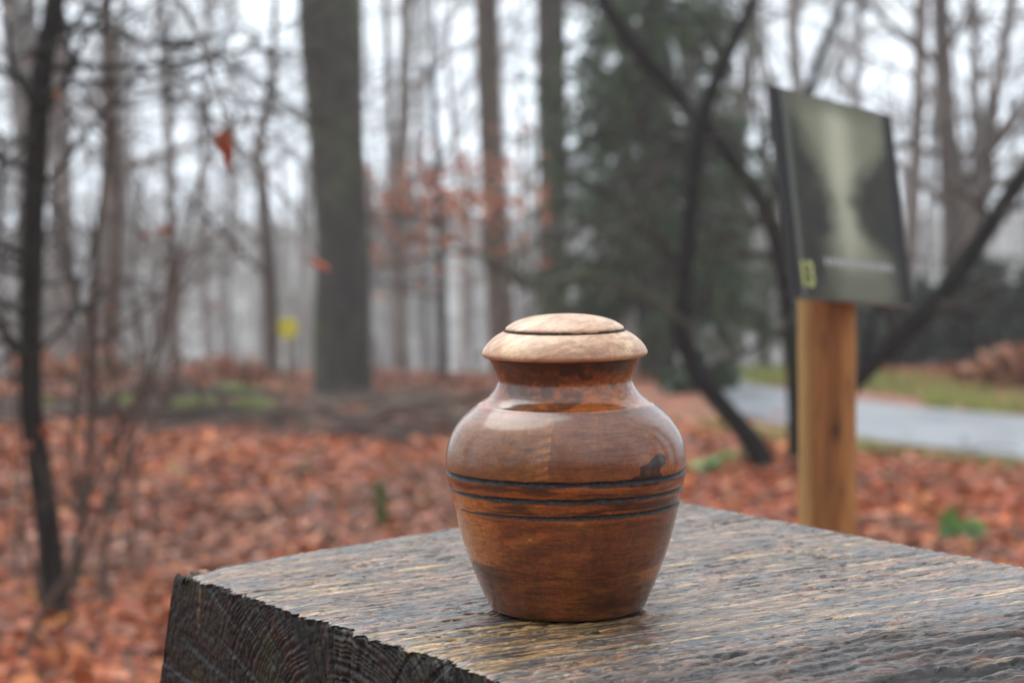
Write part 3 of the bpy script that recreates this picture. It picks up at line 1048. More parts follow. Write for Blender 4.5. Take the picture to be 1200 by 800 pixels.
        gc = mixc(blkc + 0 * V_, np.array([.04, .042, .045]), sstep(.5, .75, vn(T2 * 60, S2 * 2, 140 + k)))
        MB().add(V_, quads=qd, col=gc.reshape(-1, 3)).build('burnt_ring', mg, body)
    # ---- lid
    lp = np.array([(0, 367.2), (20, 367.6), (38, 369.8), (54, 374.0), (64, 379.0), (68.3, 382.2), (69, 384.2), (69.3, 386.4), (70.5, 386.6), (73.5, 388), (81, 392.5), (88, 398.5), (93, 404.5), (95.8, 410), (96, 412.8), (94.5, 415.2), (91.5, 416.4), (87, 416.8), (60, 416.8), (0, 416.8)], float)
    sl, _ = smoothline(np.c_[lp[:, 0], np.zeros(len(lp)), lp[:, 1]], np.ones(len(lp)), 900)
    s = np.concatenate([[0], np.cumsum(np.linalg.norm(np.diff(sl, axis=0), axis=1))])
    se = np.linspace(0, s[-1], 170)
    r2 = np.maximum(np.interp(se, s, sl[:, 0]), 0) * PXM
    y2 = np.interp(se, s, sl[:, 2])
    NT = 260
    th = np.linspace(-np.pi, np.pi, NT, endpoint=False)
    TH, R2 = np.meshgrid(th, r2, indexing='ij')
    YP = np.broadcast_to(y2, TH.shape)
    pos = np.stack([np.sin(TH) * R2, -np.cos(TH) * R2, (Y0 - YP) * PXM], -1)
    X, Yq = pos[..., 0] / PXM, pos[..., 1] / PXM
    pale = np.array([0.55, 0.375, 0.225])
    pink = np.array([0.42, 0.25, 0.145])
    brn2 = np.array([0.27, 0.125, 0.065])
    a = fbm(X * .018 + YP * .01, Yq * .05 + YP * 0.06, 301, 4)
    c = mixc(pale + 0 * pos, pink, sstep(.38, .62, a))
    st = fbm(X * .035 + Yq * .05, (X * .35 - Yq * .2 + YP * .8) * .25, 302, 4)
    c = mixc(c, brn2, 0.6 * sstep(.5, .66, st))
    c = mixc(c, brn2 * .8, 0.6 * np.exp(-((TH - .2) / .3) ** 2) * sstep(386, 394, YP) * sstep(.5, .65, fbm(X * .06, YP * .12, 303, 3)))
    c = mixc(c, np.array([.36, .15, .06]), 0.5 * sstep(406, 414, YP))
    c = c * (0.74 + 0.5 * fbm(X * .16 + Yq * .3, YP * .9 - Yq * .25 + X * .35, 304, 4))[..., None]
    c = np.where((YP > 416.0)[..., None] & (R2 < 92 * PXM)[..., None], np.array([.03, .014, .008]), c)
    ii = np.arange(TH.size).reshape(TH.shape)
    quads = np.stack([ii[:, :-1], ii[:, 1:], np.roll(ii, -1, 0)[:, 1:], np.roll(ii, -1, 0)[:, :-1]], -1).reshape(-1, 4)
    ml = mat_vcol('pale_wood', rough=0.5, spec=0.4, noise=0.22, nscale=420, bump=0.15, bscale=800, bdist=0.0004, coat=.3, coatr=.3)
    lid = MB().add(pos, quads=quads, col=c.reshape(-1, 3)).build('lid', ml, root)
    lid['label'] = 'pale tan domed lid'
    # dark turned line round the lid's centre disc, chipped away at one spot
    nt_ = 500
    tt = np.linspace(-np.pi, np.pi, nt_, endpoint=False)
    hh = 1.15 * (0.8 + 0.5 * vn(tt * 20, 0 * tt, 311))
    chip = sstep(.03, .08, np.abs(tt - .10) - 0.0) * 0 + np.where((tt > 0.10) & (tt < 0.56), np.where(np.abs(tt - .30) < .05, .7, .12), 1.0)
    hh = hh * chip + .08
    ra = 69.9 * PXM
    V_ = np.stack([np.stack([np.sin(tt) * (ra + .00005), -np.cos(tt) * (ra + .00005), (Y0 - (385.1 - hh)) * PXM], -1),
                   np.stack([np.sin(tt) * (ra + .0005), -np.cos(tt) * (ra + .0005), (Y0 - (385.4 + hh * .6)) * PXM], -1),
                   np.stack([np.sin(tt) * (ra - .001), -np.cos(tt) * (ra - .001), (Y0 - (387.0 + hh)) * PXM], -1)], 1)
    jj = np.arange(nt_ * 3).reshape(nt_, 3)
    MB().add(V_, quads=np.stack([jj[:, :-1], jj[:, 1:], np.roll(jj, -1, 0)[:, 1:], np.roll(jj, -1, 0)[:, :-1]], -1).reshape(-1, 4), col=(.03, .013, .009)).build('dark_line', mg, lid)


build_urn()


# ------------------------------------------------------------------ information sign
def camp(c):
    return CAM + RT * c[0] + UP * c[1] + fwd * c[2]


def build_sign():
    c = [camp(a) for a in ((0.32577209, 0.31764607, 2.85264981), (0.52336403, 0.3115665, 3.1683474), (0.54879352, 0.04771426, 3.14735019), (0.35120158, 0.05379382, 2.8316526))]
    tl, tr, br, bl = c
    X = tr - tl
    Wd = np.linalg.norm(X)
    X /= Wd
    Yv = tl - bl
    Hd = np.linalg.norm(Yv)
    Yv /= Hd
    Nn = np.cross(X, Yv)
    Nn /= np.linalg.norm(Nn)
    if Nn[1] > 0:
        Nn = -Nn
    pc = P(970, 500, 3.06)
    base = np.array([pc[0], pc[1], gz(pc[0], pc[1])])
    root = thing('information_sign', 'misty forest picture board leaning back on a round wooden post', 'sign', base)
    # post: peeled pole
    ztop = bl[2] + 0.035
    top = np.array([pc[0], pc[1], ztop])
    n = 60
    zz = np.linspace(base[2] - 0.05, ztop, n)
    k = 56
    th = np.arange(k) / k * 2 * np.pi
    TT, ZZ = np.meshgrid(th, zz)
    rad = 0.0385 * (1 + 0.05 * (fbm(TT / 6.283 * 0 + np.sin(TT) * 1.2 + 4, ZZ * 3 + np.cos(TT), 401, 3) - .5) + 0.03 * (vn(np.sin(TT) * 3 + 9, ZZ * 14 + np.cos(TT) * 2, 402) - .5))
    ca, cb = pc[0], pc[1]
    V = np.stack([np.cos(TT) * rad, np.sin(TT) * rad, ZZ - base[2]], -1)
    # colour: honey brown wood, dark knot facing the camera, greenish streak on the left
    fx = np.cos(TT)
    hon = np.array([0.35, 0.165, 0.055])
    red = np.array([0.16, 0.062, 0.023])
    gre = np.array([0.33, 0.24, 0.09])
    mixc = lambda c_, t_, f_: c_ + (t_ - c_) * np.clip(f_, 0, 1)[..., None]
    nn_ = fbm(np.cos(TT) * 3 + 3, ZZ * 4 + np.sin(TT) * 2, 403, 5, g=.6)
    cc = mixc(hon + 0 * V, red, .75 * sstep(.42, .70, nn_ + .10 * np.exp(-((fx - .25) / .4) ** 2)))
    cc = mixc(cc, gre, .6 * sstep(-.5, -.9, fx))
    zk = P(977, 502, 3.03)[2]
    kn = np.exp(-((fx - .14) / .16) ** 2 - ((ZZ - zk) / .014) ** 2) * (np.sin(TT) < 0)
    cc = mixc(cc, np.array([.035, .018, .01]), 1.3 * kn)
    for kz, kx in ((zk + .11, -.3), (zk - .09, .35), (zk + .05, .6)):
        cc = mixc(cc, red * .5, .8 * np.exp(-((fx - kx) / .12) ** 2 - ((ZZ - kz) / .012) ** 2))
    mb = MB()
    ii = np.arange(TT.size).reshape(TT.shape)
    mb.add(V, quads=np.stack([ii[:-1], np.roll(ii, -1, 1)[:-1], np.roll(ii, -1, 1)[1:], ii[1:]], -1).reshape(-1, 4), col=cc.reshape(-1, 3))
    # chamfered top cap
    capc = np.array([[0, 0, ztop - base[2] + .004]])
    ring = V[-1] * [0.9, 0.9, 1] + [0, 0, .004]
    n0 = mb.n
    mb.add(np.vstack([V[-1], ring, capc]), quads=[[i, (i + 1) % k, k + (i + 1) % k, k + i] for i in range(k)], tris=[[k + i, k + (i + 1) % k, 2 * k] for i in range(k)], col=hon * .8)
    mpost = mat_vcol('peeled_pole', rough=0.65, spec=0.2, noise=0.3, nscale=30, bump=0.5, bscale=60, bdist=0.003, stretch=(4, 4, 0.5))
    mb.build('post', mpost, root)
    # panel slab with a thin pale bevel on the left
    T = 0.010
    mdark = mat_vcol('panel_edge', rough=0.35, spec=0.5)

    def slab(x0, x1, y0, y1, n0_, n1_, col, name, mat, par):
        vs = []
        for nn in (n0_, n1_):
            for (a, b) in ((x0, y0), (x1, y0), (x1, y1), (x0, y1)):
                vs.append(bl + X * a + Yv * b + Nn * nn)
        return MB().add(np.array(vs) - base, quads=[[3, 2, 1, 0], [4, 5, 6, 7], [0, 1, 5, 4], [1, 2, 6, 5], [2, 3, 7, 6], [3, 0, 4, 7]], col=col).build(name, mat, par, smooth=False)

    panel = slab(0, Wd, 0, Hd, -T, 0, (.02, .022, .024), 'panel', mdark, root)
    # printed picture: fine coloured sheet 0.8 mm proud
    nx, ny = 150, 110
    a, b = np.meshgrid(np.linspace(0, 1, nx), np.linspace(0, 1, ny), indexing='ij')
    mist = np.array([.21, .23, .165])
    mistw = np.array([.37, .40, .30])
    drk = np.array([.022, .024, .024])
    g = mixc(mist * .8 + 0 * np.stack([a, b, a], -1), mistw, np.exp(-((a - .50) / .16) ** 2) * sstep(.1, .6, b))
    wob = .10 * (fbm(a * 5, b * 5, 421, 3) - .5)
    # dark tree masses left and right of a pale misty avenue
    xl = np.interp(b, [0, .2, .45, .6, .75, .9, 1], [.30, .36, .41, .36, .24, .12, .06]) + wob * .7
    xr = np.interp(b, [0, .15, .25, .38, .5, .6, .72, .85, 1], [.80, .80, .72, .55, .50, .55, .75, .88, .94]) + wob * .7
    tex = fbm(a * 14, b * 14, 422, 4)
    glow = sstep(xl - .17, xl + .12, a + .10 * (tex - .5)) * sstep(xr + .17, xr - .10, a + .14 * (tex - .5))
    g = mixc(mist * 1.0 + 0 * g, mistw * 1.25, np.exp(-((a - .47) / .12) ** 2) * sstep(.0, .5, b))
    g = mixc(g, mist * .55, .8 * sstep(.88, 1.0, b) + .7 * sstep(.18, .10, b))
    g = mixc(drk * .7 + np.array([.018, .021, .012]) * 2 * tex[..., None], g, glow)
    g = mixc(g, mist * .35, .55 * (1 - glow) * sstep(.72, .95, b) * sstep(.95, .7, a))
    g = mixc(g, drk * .8, sstep(.89, .93, a))
    # narrow spine stripe at the left
    g = mixc(g, np.array([.10, .115, .10]), ((a > .035) & (a < .075)) * 1.0)
    g = mixc(g, drk, (a < .03) * 1.0)
    V = bl + X * (a * (Wd - .004) + .002)[..., None] + Yv * (b * (Hd - .004) + .002)[..., None] + Nn * .0008
    ii = np.arange(a.size).reshape(a.shape)
    mprint = mat_vcol('printed_sheet', rough=0.55, spec=0.1)
    MB().add(V - base, quads=np.stack([ii[:-1, :-1], ii[1:, :-1], ii[1:, 1:], ii[:-1, 1:]], -1).reshape(-1, 4), col=g.reshape(-1, 3)).build('picture', mprint, panel)
    # pale caption bar near the bottom and the number in the corner
    words = MB()
    xw = .25
    rngw = np.random.default_rng(3)
    while xw < .84:
        ww = rngw.uniform(.03, .075)
        vs = [bl + X * a_ * Wd + Yv * b2_ * Hd + Nn * .0014 - base for a_, b2_ in ((xw, .172), (xw + ww, .172), (xw + ww, .205), (xw, .205))]
        words.add(np.array(vs), quads=[[0, 1, 2, 3]], col=(.36, .38, .40))
        xw += ww + .014
    words.build('caption', mprint, panel, smooth=False)
    cu = bpy.data.curves.new('number', 'FONT')
    cu.body = '13'
    cu.size = .045
    cu.extrude = .0003
    cu.offset = .0008
    mnum, t_, b_ = mat_base('yellow_print')
    b_.inputs['Base Color'].default_value = (.46, .52, .12, 1)
    b_.inputs['Roughness'].default_value = .4
    tmp = bpy.data.objects.new('number_text', cu)
    COL.objects.link(tmp)
    bpy.context.view_layer.update()
    me = bpy.data.meshes.new_from_object(tmp)
    me.name = 'number'
    bpy.data.objects.remove(tmp)
    me.materials.clear()
    me.materials.append(mnum)
    num = bpy.data.objects.new('number', me)
    COL.objects.link(num)
    num.parent = panel
    o_ = bl + X * (.012 + .0) + Yv * .016 + Nn * .0016 - base
    num.matrix_local = Matrix(((X[0], Yv[0], Nn[0], o_[0]), (X[1], Yv[1], Nn[1], o_[1]), (X[2], Yv[2], Nn[2], o_[2]), (0, 0, 0, 1)))
    # metal bracket between post and board
    mid = bl + X * Wd * .42 + Yv * .03 - Nn * T - base
    pt = np.array([0, 0, mid[2]])
    mbb = MB()
    tubes(mbb, np.array([pt, (pt + mid) / 2, mid]), np.array([.012, .012, .012]), 8, col=(.05, .05, .055))
    mbb.build('bracket', mdark, root)


build_sign()


# ------------------------------------------------------------------ trees
def barkc(base, moss=None, mossn=0.0, seed=0):
    base = np.asarray(base, float)

    def f(V):
        n = fbm(V[:, 0] * 6 + V[:, 1] * 4, V[:, 2] * 2.2, 500 + seed, 3)
        c = base[None] * (0.6 + 0.8 * n)[:, None]
        if moss is not None:
            k = sstep(.5, .7, fbm(V[:, 0] * 4 + 7, V[:, 2] * 3 + V[:, 1], 520 + seed, 3)) * mossn
            c = c + (np.asarray(moss) - c) * k[:, None]
        return c
    return f


def tree(name, label, pts, D, base=(.07, .06, .05), height=9.0, branches=14, blen=(.8, 2.2), t0=.25, twigs=7, group=None, moss=None, mossn=0, sides=12, wobble=.0, cat='tree', sub=5, tw_col=None, seed=0, upb=.35, flare=1.35, tl=(.25, .8)):
    """pts: list of (px, py, width_px) from the foot up, all at depth D (number or list)"""
    rng = np.random.default_rng(1000 + seed)
    Ds = np.full(len(pts), D, float) if np.isscalar(D) else np.asarray(D, float)
    P3 = np.array([P(a, b, d) for (a, b, _), d in zip(pts, Ds)])
    R3 = np.array([w_ / F * d / 2 for (_, _, w_), d in zip(pts, Ds)])
    zb = float(gz(P3[0, 0], P3[0, 1]))
    if P3[0, 2] > zb:                                   # carry the trunk down to the ground
        P3 = np.vstack([[P3[0, 0], P3[0, 1], zb - .06], P3])
        R3 = np.concatenate([[R3[0] * 1.25], R3])
    else:
        P3[0, 2] = zb - .06
    R3[0] *= flare
    last = P3[-1]
    if height > last[2]:
        dirv = P3[-1] - P3[-2]
        dirv /= np.linalg.norm(dirv)
        extra = height - last[2]
        m = max(3, int(extra / 1.6))
        for i in range(1, m + 1):
            f = i / m
            q = last + np.array([dirv[0] * .6 * extra * f, dirv[1] * .6 * extra * f, extra * f]) + rng.normal(size=3) * .06 * f * extra * .3 * [1, 1, 0]
            P3 = np.vstack([P3, q])
            R3 = np.append(R3, R3[len(pts) - 1] * (1 - .8 * f) + .004)
    L, R = smoothline(P3, R3, max(26, len(P3) * 6))
    foot = np.array([P3[0, 0], P3[0, 1], zb])
    root = thing(name, label, cat, foot, group)
    cf = barkc(base, moss, mossn, seed)
    mb = MB()
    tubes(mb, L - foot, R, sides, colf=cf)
    mb.build('trunk', M_BARK, root)
    if branches:
        mb = MB()
        tc_ = np.asarray(tw_col if tw_col is not None else np.asarray(base) * .9, float)
        b1, r1 = spawn(L - foot, R, branches, t0, .98, blen, .8, upb, 0.02, .16, 9, .42, .006, rng)
        tubes(mb, b1, r1, 5, colf=barkc(base, moss, mossn * .6, seed))
        b2, r2 = spawn(b1, r1, sub, .15, .95, (blen[0] * .45, blen[1] * .5), .65, .2, 0.01, .18, 7, .6, .0035, rng)
        tubes(mb, b2, r2, 4, col=tc_)
        if twigs:
            b3, r3 = spawn(b2, r2, twigs, .1, 1, tl, .6, .12, 0.02, .2, 5, .6, .0018, rng)
            tubes(mb, b3, r3, 3, col=tc_)
        mb.build('crown', M_TWIG, root)
    return root, L, R, foot, rng


# thick beech trunk left of centre
tree('beech_tree', 'thick dark grey trunk left of centre, the stoutest tree in view',
     [(403, 462, 80), (402, 445, 70), (400, 380, 67), (402, 300, 63), (396, 200, 64), (391, 100, 70), (387, 0, 76)], 14.6, base=(.052, .050, .043), height=16, branches=16, blen=(1.5, 4), t0=.62, twigs=6, moss=(.09, .11, .05), mossn=.5, sides=20, seed=1)
# dark sapling at the left edge
sap, sapL, sapR, sapF, sapRng = tree('young_tree', 'slim near black sapling trunk closest to the left edge',
     [(64, 722, 38), (62, 680, 32), (54, 600, 29), (42, 520, 28), (36, 470, 27), (36, 380, 26), (40, 250, 27), (46, 120, 27), (56, 40, 25), (64, 0, 24)], 6.7, base=(.013, .011, .009), height=5.2, branches=20, blen=(.5, 1.6), t0=.42, twigs=6, moss=(.06, .06, .03), mossn=.3, seed=2, flare=1.3, upb=.15)
# grey trunks
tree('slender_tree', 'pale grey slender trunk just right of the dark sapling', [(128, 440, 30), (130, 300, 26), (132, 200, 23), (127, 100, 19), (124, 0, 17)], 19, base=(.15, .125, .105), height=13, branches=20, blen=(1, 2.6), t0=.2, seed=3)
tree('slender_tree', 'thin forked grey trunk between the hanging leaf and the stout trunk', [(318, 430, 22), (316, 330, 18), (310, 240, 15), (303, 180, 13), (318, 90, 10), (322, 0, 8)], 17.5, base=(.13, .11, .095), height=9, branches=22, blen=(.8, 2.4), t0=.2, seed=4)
bt, btL, btR, btF, btRng = tree('beech_sapling', 'thin dark sapling with faded orange leaves behind the urn lid', [(520, 445, 13), (519, 380, 11), (517, 300, 10), (512, 200, 9), (508, 100, 8), (505, 0, 6)], 16.0, base=(.06, .052, .046), height=5.5, branches=26, blen=(.6, 1.6), t0=.25, twigs=5, seed=5, upb=.1)
tree('tall_tree', 'brownish grey trunk rising directly behind the urn lid', [(590, 420, 34), (586, 350, 31), (580, 250, 30), (575, 150, 29), (570, 0, 29)], 20, base=(.125, .10, .08), height=17, branches=14, blen=(1, 3), t0=.42, seed=6)
tree('tall_tree', 'dark grey trunk touching the left side of the spruce', [(648, 420, 35), (647, 300, 33), (648, 200, 34), (646, 100, 35), (645, 0, 34)], 19, base=(.085, .075, .065), height=17, branches=16, blen=(1, 3), t0=.42, seed=7)
tree('tall_tree', 'grey trunk with upright limbs seen just right of the picture board', [(1128, 400, 44), (1122, 280, 38), (1112, 180, 26), (1106, 90, 23), (1102, 0, 21)], 21, base=(.13, .11, .095), height=15, branches=22, blen=(1.2, 3.2), t0=.15, seed=8)
tree('slender_tree', 'leaning grey trunk near the upper right corner', [(1140, 330, 18), (1152, 220, 16), (1166, 120, 14), (1185, 0, 13)], 22, base=(.14, .12, .105), height=14, branches=18, blen=(1, 2.8), t0=.15, seed=9)
tree('slender_tree', 'thin grey pole trunk low behind the far left thicket', [(205, 430, 15), (203, 330, 13), (200, 230, 12), (196, 100, 11), (190, 0, 9)], 20, base=(.14, .12, .105), height=10, branches=18, blen=(.8, 2.2), t0=.15, seed=10)
tree('slender_tree', 'thin pale trunk just right of the stout dark trunk', [(470, 440, 16), (468, 330, 15), (470, 200, 14), (474, 80, 13), (476, 0, 12)], 23, base=(.16, .145, .125), height=13, branches=18, blen=(.8, 2.6), t0=.12, seed=11)
tree('slender_tree', 'faint grey trunk between the picture board and the leaning trunk', [(1060, 380, 20), (1070, 250, 18), (1076, 120, 16), (1080, 0, 15)], 25, base=(.15, .13, .115), height=13, branches=18, blen=(1, 2.8), t0=.12, seed=12)


# dark many-stemmed tree beside the sign
def multistem():
    D = 10.2
    f0 = G(893, 556)
    root = thing('dark_tree', 'black crooked many stemmed tree between the spruce and the sign post', 'tree', f0)
    stems = [
        ([(896, 560, 34), (893, 540, 27), (877, 512, 23), (850, 480, 21), (826, 450, 20), (808, 418, 21), (799, 380, 19), (802, 330, 17), (806, 280, 17), (813, 200, 18), (826, 130, 17), (855, 60, 13), (884, 0, 11), (915, -70, 9), (935, -160, 6)], 10.2),
        ([(935, 562, 24), (932, 470, 18), (926, 390, 17), (916, 310, 18), (897, 245, 19), (852, 180, 17), (795, 112, 17), (742, 55, 17), (706, 0, 15), (660, -80, 12), (640, -190, 8)], 10.5),
        ([(935, 562, 22), (960, 500, 20), (1010, 440, 19), (1062, 388, 21), (1110, 338, 22), (1150, 280, 20), (1190, 218, 19), (1240, 140, 16), (1290, 20, 12), (1310, -90, 8)], 10.0),
        ([(897, 250, 9), (915, 205, 8), (938, 140, 9), (958, 70, 9), (988, 0, 8), (1010, -80, 6)], 10.5),
        ([(1004, 447, 9), (1018, 400, 8), (1028, 360, 7), (1035, 300, 6), (1050, 220, 4)], 10.0),
    ]
    allL = []
    allR = []
    for pts, D in stems:
        P3 = np.array([P(a, b, D) for a, b, _ in pts])
        R3 = np.array([c * 1.12 / F * D / 2 for _, _, c in pts])
        if pts[0][1] > 540:
            P3[0, 2] = gz(P3[0, 0], P3[0, 1]) - .05
        L, R = smoothline(P3, R3, 60)
        allL.append(L - f0)
        allR.append(R)
        mb = MB()
        tubes(mb, L - f0, R, 10, colf=barkc((.006, .0055, .0045), (.04, .048, .016), .3, 30))
        mb.build('stem', M_BARK, root)
    rng = np.random.default_rng(77)
    mb = MB()
    L = np.stack(allL[:3])
    R = np.stack(allR[:3])
    b1, r1 = spawn(L, R, 16, .25, 1, (.5, 1.8), .75, .1, .02, .2, 8, .35, .004, rng)
    tubes(mb, b1, r1, 5, col=(.035, .03, .024))
    b2, r2 = spawn(b1, r1, 6, .15, 1, (.2, .8), .65, .1, .02, .22, 6, .6, .002, rng)
    tubes(mb, b2, r2, 3, col=(.045, .038, .03))
    # pale arching bough reaching left over the urn
    pts = [(812, 388, 11), (770, 352, 11), (725, 332, 12), (680, 322, 12), (640, 334, 11), (612, 334, 9), (585, 312, 7), (555, 296, 6), (500, 300, 5), (430, 318, 4)]
    P3 = np.array([P(a, b, 10.1 - .05 * i) for i, (a, b, _) in enumerate(pts)])
    Lb, Rb = smoothline(P3, [c / F * 10 / 2 for _, _, c in pts], 50)
    tubes(mb, Lb - f0, Rb * .75, 6, colf=barkc((.06, .06, .042), (.08, .09, .045), .6, 31))
    b3, r3 = spawn(Lb - f0, Rb, 22, .2, 1, (.2, .7), .6, .1, .01, .2, 6, .5, .002, rng)
    tubes(mb, b3, r3, 3, col=(.06, .052, .04))
    mb.build('crown', M_TWIG, root)


multistem()


# spruce
def spruce(name, label, px, D, width_px, top_h, base_py, n=300, seed=0, low=0.4, cols=((.045, .085, .028), (.06, .11, .038), (.028, .055, .02), (.09, .14, .05))):
    rng = np.random.default_rng(300 + seed)
    c = P(px, 300, D)
    zb = float(gz(c[0], c[1]))
    foot = np.array([c[0], c[1], zb])
    root = thing(name, label, 'spruce', foot)
    H = top_h - zb
    Rm = width_px / F * D / 2
    mb = MB()
    tubes(mb, np.array([[0, 0, -.05], [0, 0, H * .3], [.05, 0, H * .65], [0, 0, H]]), np.array([.16, .13, .08, .01]), 10, colf=barkc((.07, .06, .05), seed=40))
    mb.build('trunk', M_BARK, root)
    h = low + (H - low - .1) * rng.random(n) ** 1.25
    rad = Rm * (1.06 - .95 * h / H) * rng.uniform(.45, 1.15, n)
    a = rng.random(n) * 2 * np.pi
    S = 8
    t = np.linspace(0, 1, S)
    pts = np.zeros((n, S, 3))
    dro = rng.uniform(.25, .55, n)
    pts[..., 0] = np.cos(a)[:, None] * rad[:, None] * t
    pts[..., 1] = np.sin(a)[:, None] * rad[:, None] * t
    pts[..., 2] = h[:, None] + rad[:, None] * (.10 * t - dro[:, None] * t ** 1.6 + .12 * t ** 5)
    mbb = MB()
    tubes(mbb, pts, np.maximum(.018 * (1 - t)[None] * np.ones((n, 1)), .003), 4, col=(.05, .042, .034))
    b2, r2 = spawn(pts, np.full((n, S), .006), 9, .25, 1, (.3, .75), .55, -.25, .10, .12, 5, .6, .002, rng)
    tubes(mbb, b2, r2, 3, col=(.03, .038, .022))
    mbb.build('limbs', M_TWIG, root)
    M = len(b2)
    k = 18
    ti = rng.uniform(0, 3.99, (M, k))
    i = ti.astype(int)
    f = (ti - i)[..., None]
    ar = np.arange(M)[:, None]
    p = (b2[ar, i] * (1 - f) + b2[ar, i + 1] * f).reshape(-1, 3)
    dirs = (b2[ar, i + 1] - b2[ar, i]).reshape(-1, 3)
    dirs /= np.linalg.norm(dirs, axis=1, keepdims=True) + 1e-9
    dirs = dirs + rng.normal(size=dirs.shape) * .45 + [0, 0, -.25]
    dirs /= np.linalg.norm(dirs, axis=1, keepdims=True)
    sd = np.cross(dirs, rng.normal(size=dirs.shape))
    sd /= np.linalg.norm(sd, axis=1, keepdims=True) + 1e-9
    ln = rng.uniform(.05, .12, len(p))[:, None]
    wd = rng.uniform(.008, .018, len(p))[:, None]
    V = np.stack([p - sd * wd, p + sd * wd, p + dirs * ln], 1).reshape(-1, 3)
    col = np.repeat(pick(cols, len(p), rng), 3, axis=0)
    MB().add(V, tris=np.arange(len(V)).reshape(-1, 3), col=col).build('needles', M_NEEDLE, root, smooth=False)


spruce('spruce_tree', 'large dark green spruce with drooping boughs behind the crooked black tree', 768, 16.8, 345, 5.6, 450, n=240, seed=1, low=.55)


# evergreen bushes beyond the path, leafy
def bush(name, label, px, D, wpx, hpx_top, cols, n=5000, seed=0, leafsize=(.05, .09), mat=None, cat='bush', stems=14):
    rng = np.random.default_rng(600 + seed)
    c = P(px, 300, D)
    zb = float(gz(c[0], c[1]))
    foot = np.array([c[0], c[1], zb])
    top = P(px, hpx_top, D)[2]
    H = top - zb
    W = wpx / F * D / 2
    root = thing(name, label, cat, foot)
    mb = MB()
    a = rng.random(stems) * 6.28
    S = 7
    t = np.linspace(0, 1, S)
    pts = np.zeros((stems, S, 3))
    rr = W * np.sqrt(rng.random(stems)) * .8
    hh = H * rng.uniform(.6, .95, stems) * (1 - .4 * (rr / W) ** 2)
    pts[..., 0] = np.cos(a)[:, None] * rr[:, None] * t ** .8
    pts[..., 1] = np.sin(a)[:, None] * rr[:, None] * t ** .8
    pts[..., 2] = hh[:, None] * t - .03
    pts[:, 1:] += rng.normal(size=(stems, S - 1, 3)) * .04 * W
    R = np.maximum(.016 * (1 - .85 * t)[None] * np.ones((stems, 1)), .003)
    tubes(mb, pts, R, 5, col=(.06, .05, .04))
    b2, r2 = spawn(pts, R, 14, .15, 1, (.18 * H, .45 * H), .65, .15, .03, .2, 6, .5, .002, rng)
    tubes(mb, b2, r2, 3, col=(.06, .05, .04))
    mb.build('stems', M_TWIG, root)
    M = len(b2)
    pi = rng.integers(0, M, n)
    ti = rng.uniform(.5, 4.99, n)
    i = ti.astype(int)
    f = (ti - i)[:, None]
    p = b2[pi, i] * (1 - f) + b2[pi, i + 1] * f + rng.normal(size=(n, 3)) * .03
    sz = rng.uniform(leafsize[0], leafsize[1], n)
    m2 = MB()
    leaves(m2, p, rng.normal(size=(n, 3)) + [0, -.2, .6], sz, (.5, .8), rng.uniform(-.3, .4, n), pick(cols, n, rng), rng)
    m2.build('foliage', mat or M_GREEN, root)
    return root


GRN = [(.030, .060, .038), (.022, .045, .030), (.045, .075, .045), (.055, .085, .06)]
OBR = [(.36, .12, .05), (.28, .10, .045), (.42, .20, .10), (.20, .08, .04)]
bush('evergreen_bush', 'dull green evergreen bush beyond the path below the board', 1052, 19, 190, 300, GRN, 6500, 1)
bush('evergreen_bush', 'dark green evergreen bush beyond the path at the right edge', 1168, 17.5, 170, 285, [(.022, .045, .032), (.016, .034, .026), (.03, .055, .04)], 7000, 2)
bush('evergreen_bush', 'low green bush filling the gap behind the sign post', 975, 20, 130, 330, GRN, 4000, 3)
bush('evergreen_bush', 'low dark green bush at the foot of the spruce, left of the path', 822, 14.2, 130, 425, [(.03, .06, .025), (.02, .042, .02), (.045, .075, .03)], 3600, 8)
bush('beech_bush', 'orange brown leafy beech bush at the right edge by the path', 1205, 14.6, 120, 405, OBR, 2600, 4, mat=M_DRY)
bush('beech_bush', 'small rusty beech bush left of its bigger neighbour by the path', 1140, 14.9, 40, 428, OBR, 700, 5, mat=M_DRY, stems=6)
bush('beech_bush', 'pale orange leafy brushwood low at the far left behind the thicket', 70, 16.2, 260, 398, OBR, 330, 6, mat=M_DRY)
bush('beech_bush', 'pale orange leafy brushwood left of the stout trunk', 255, 16.4, 190, 408, OBR, 260, 7, mat=M_DRY)


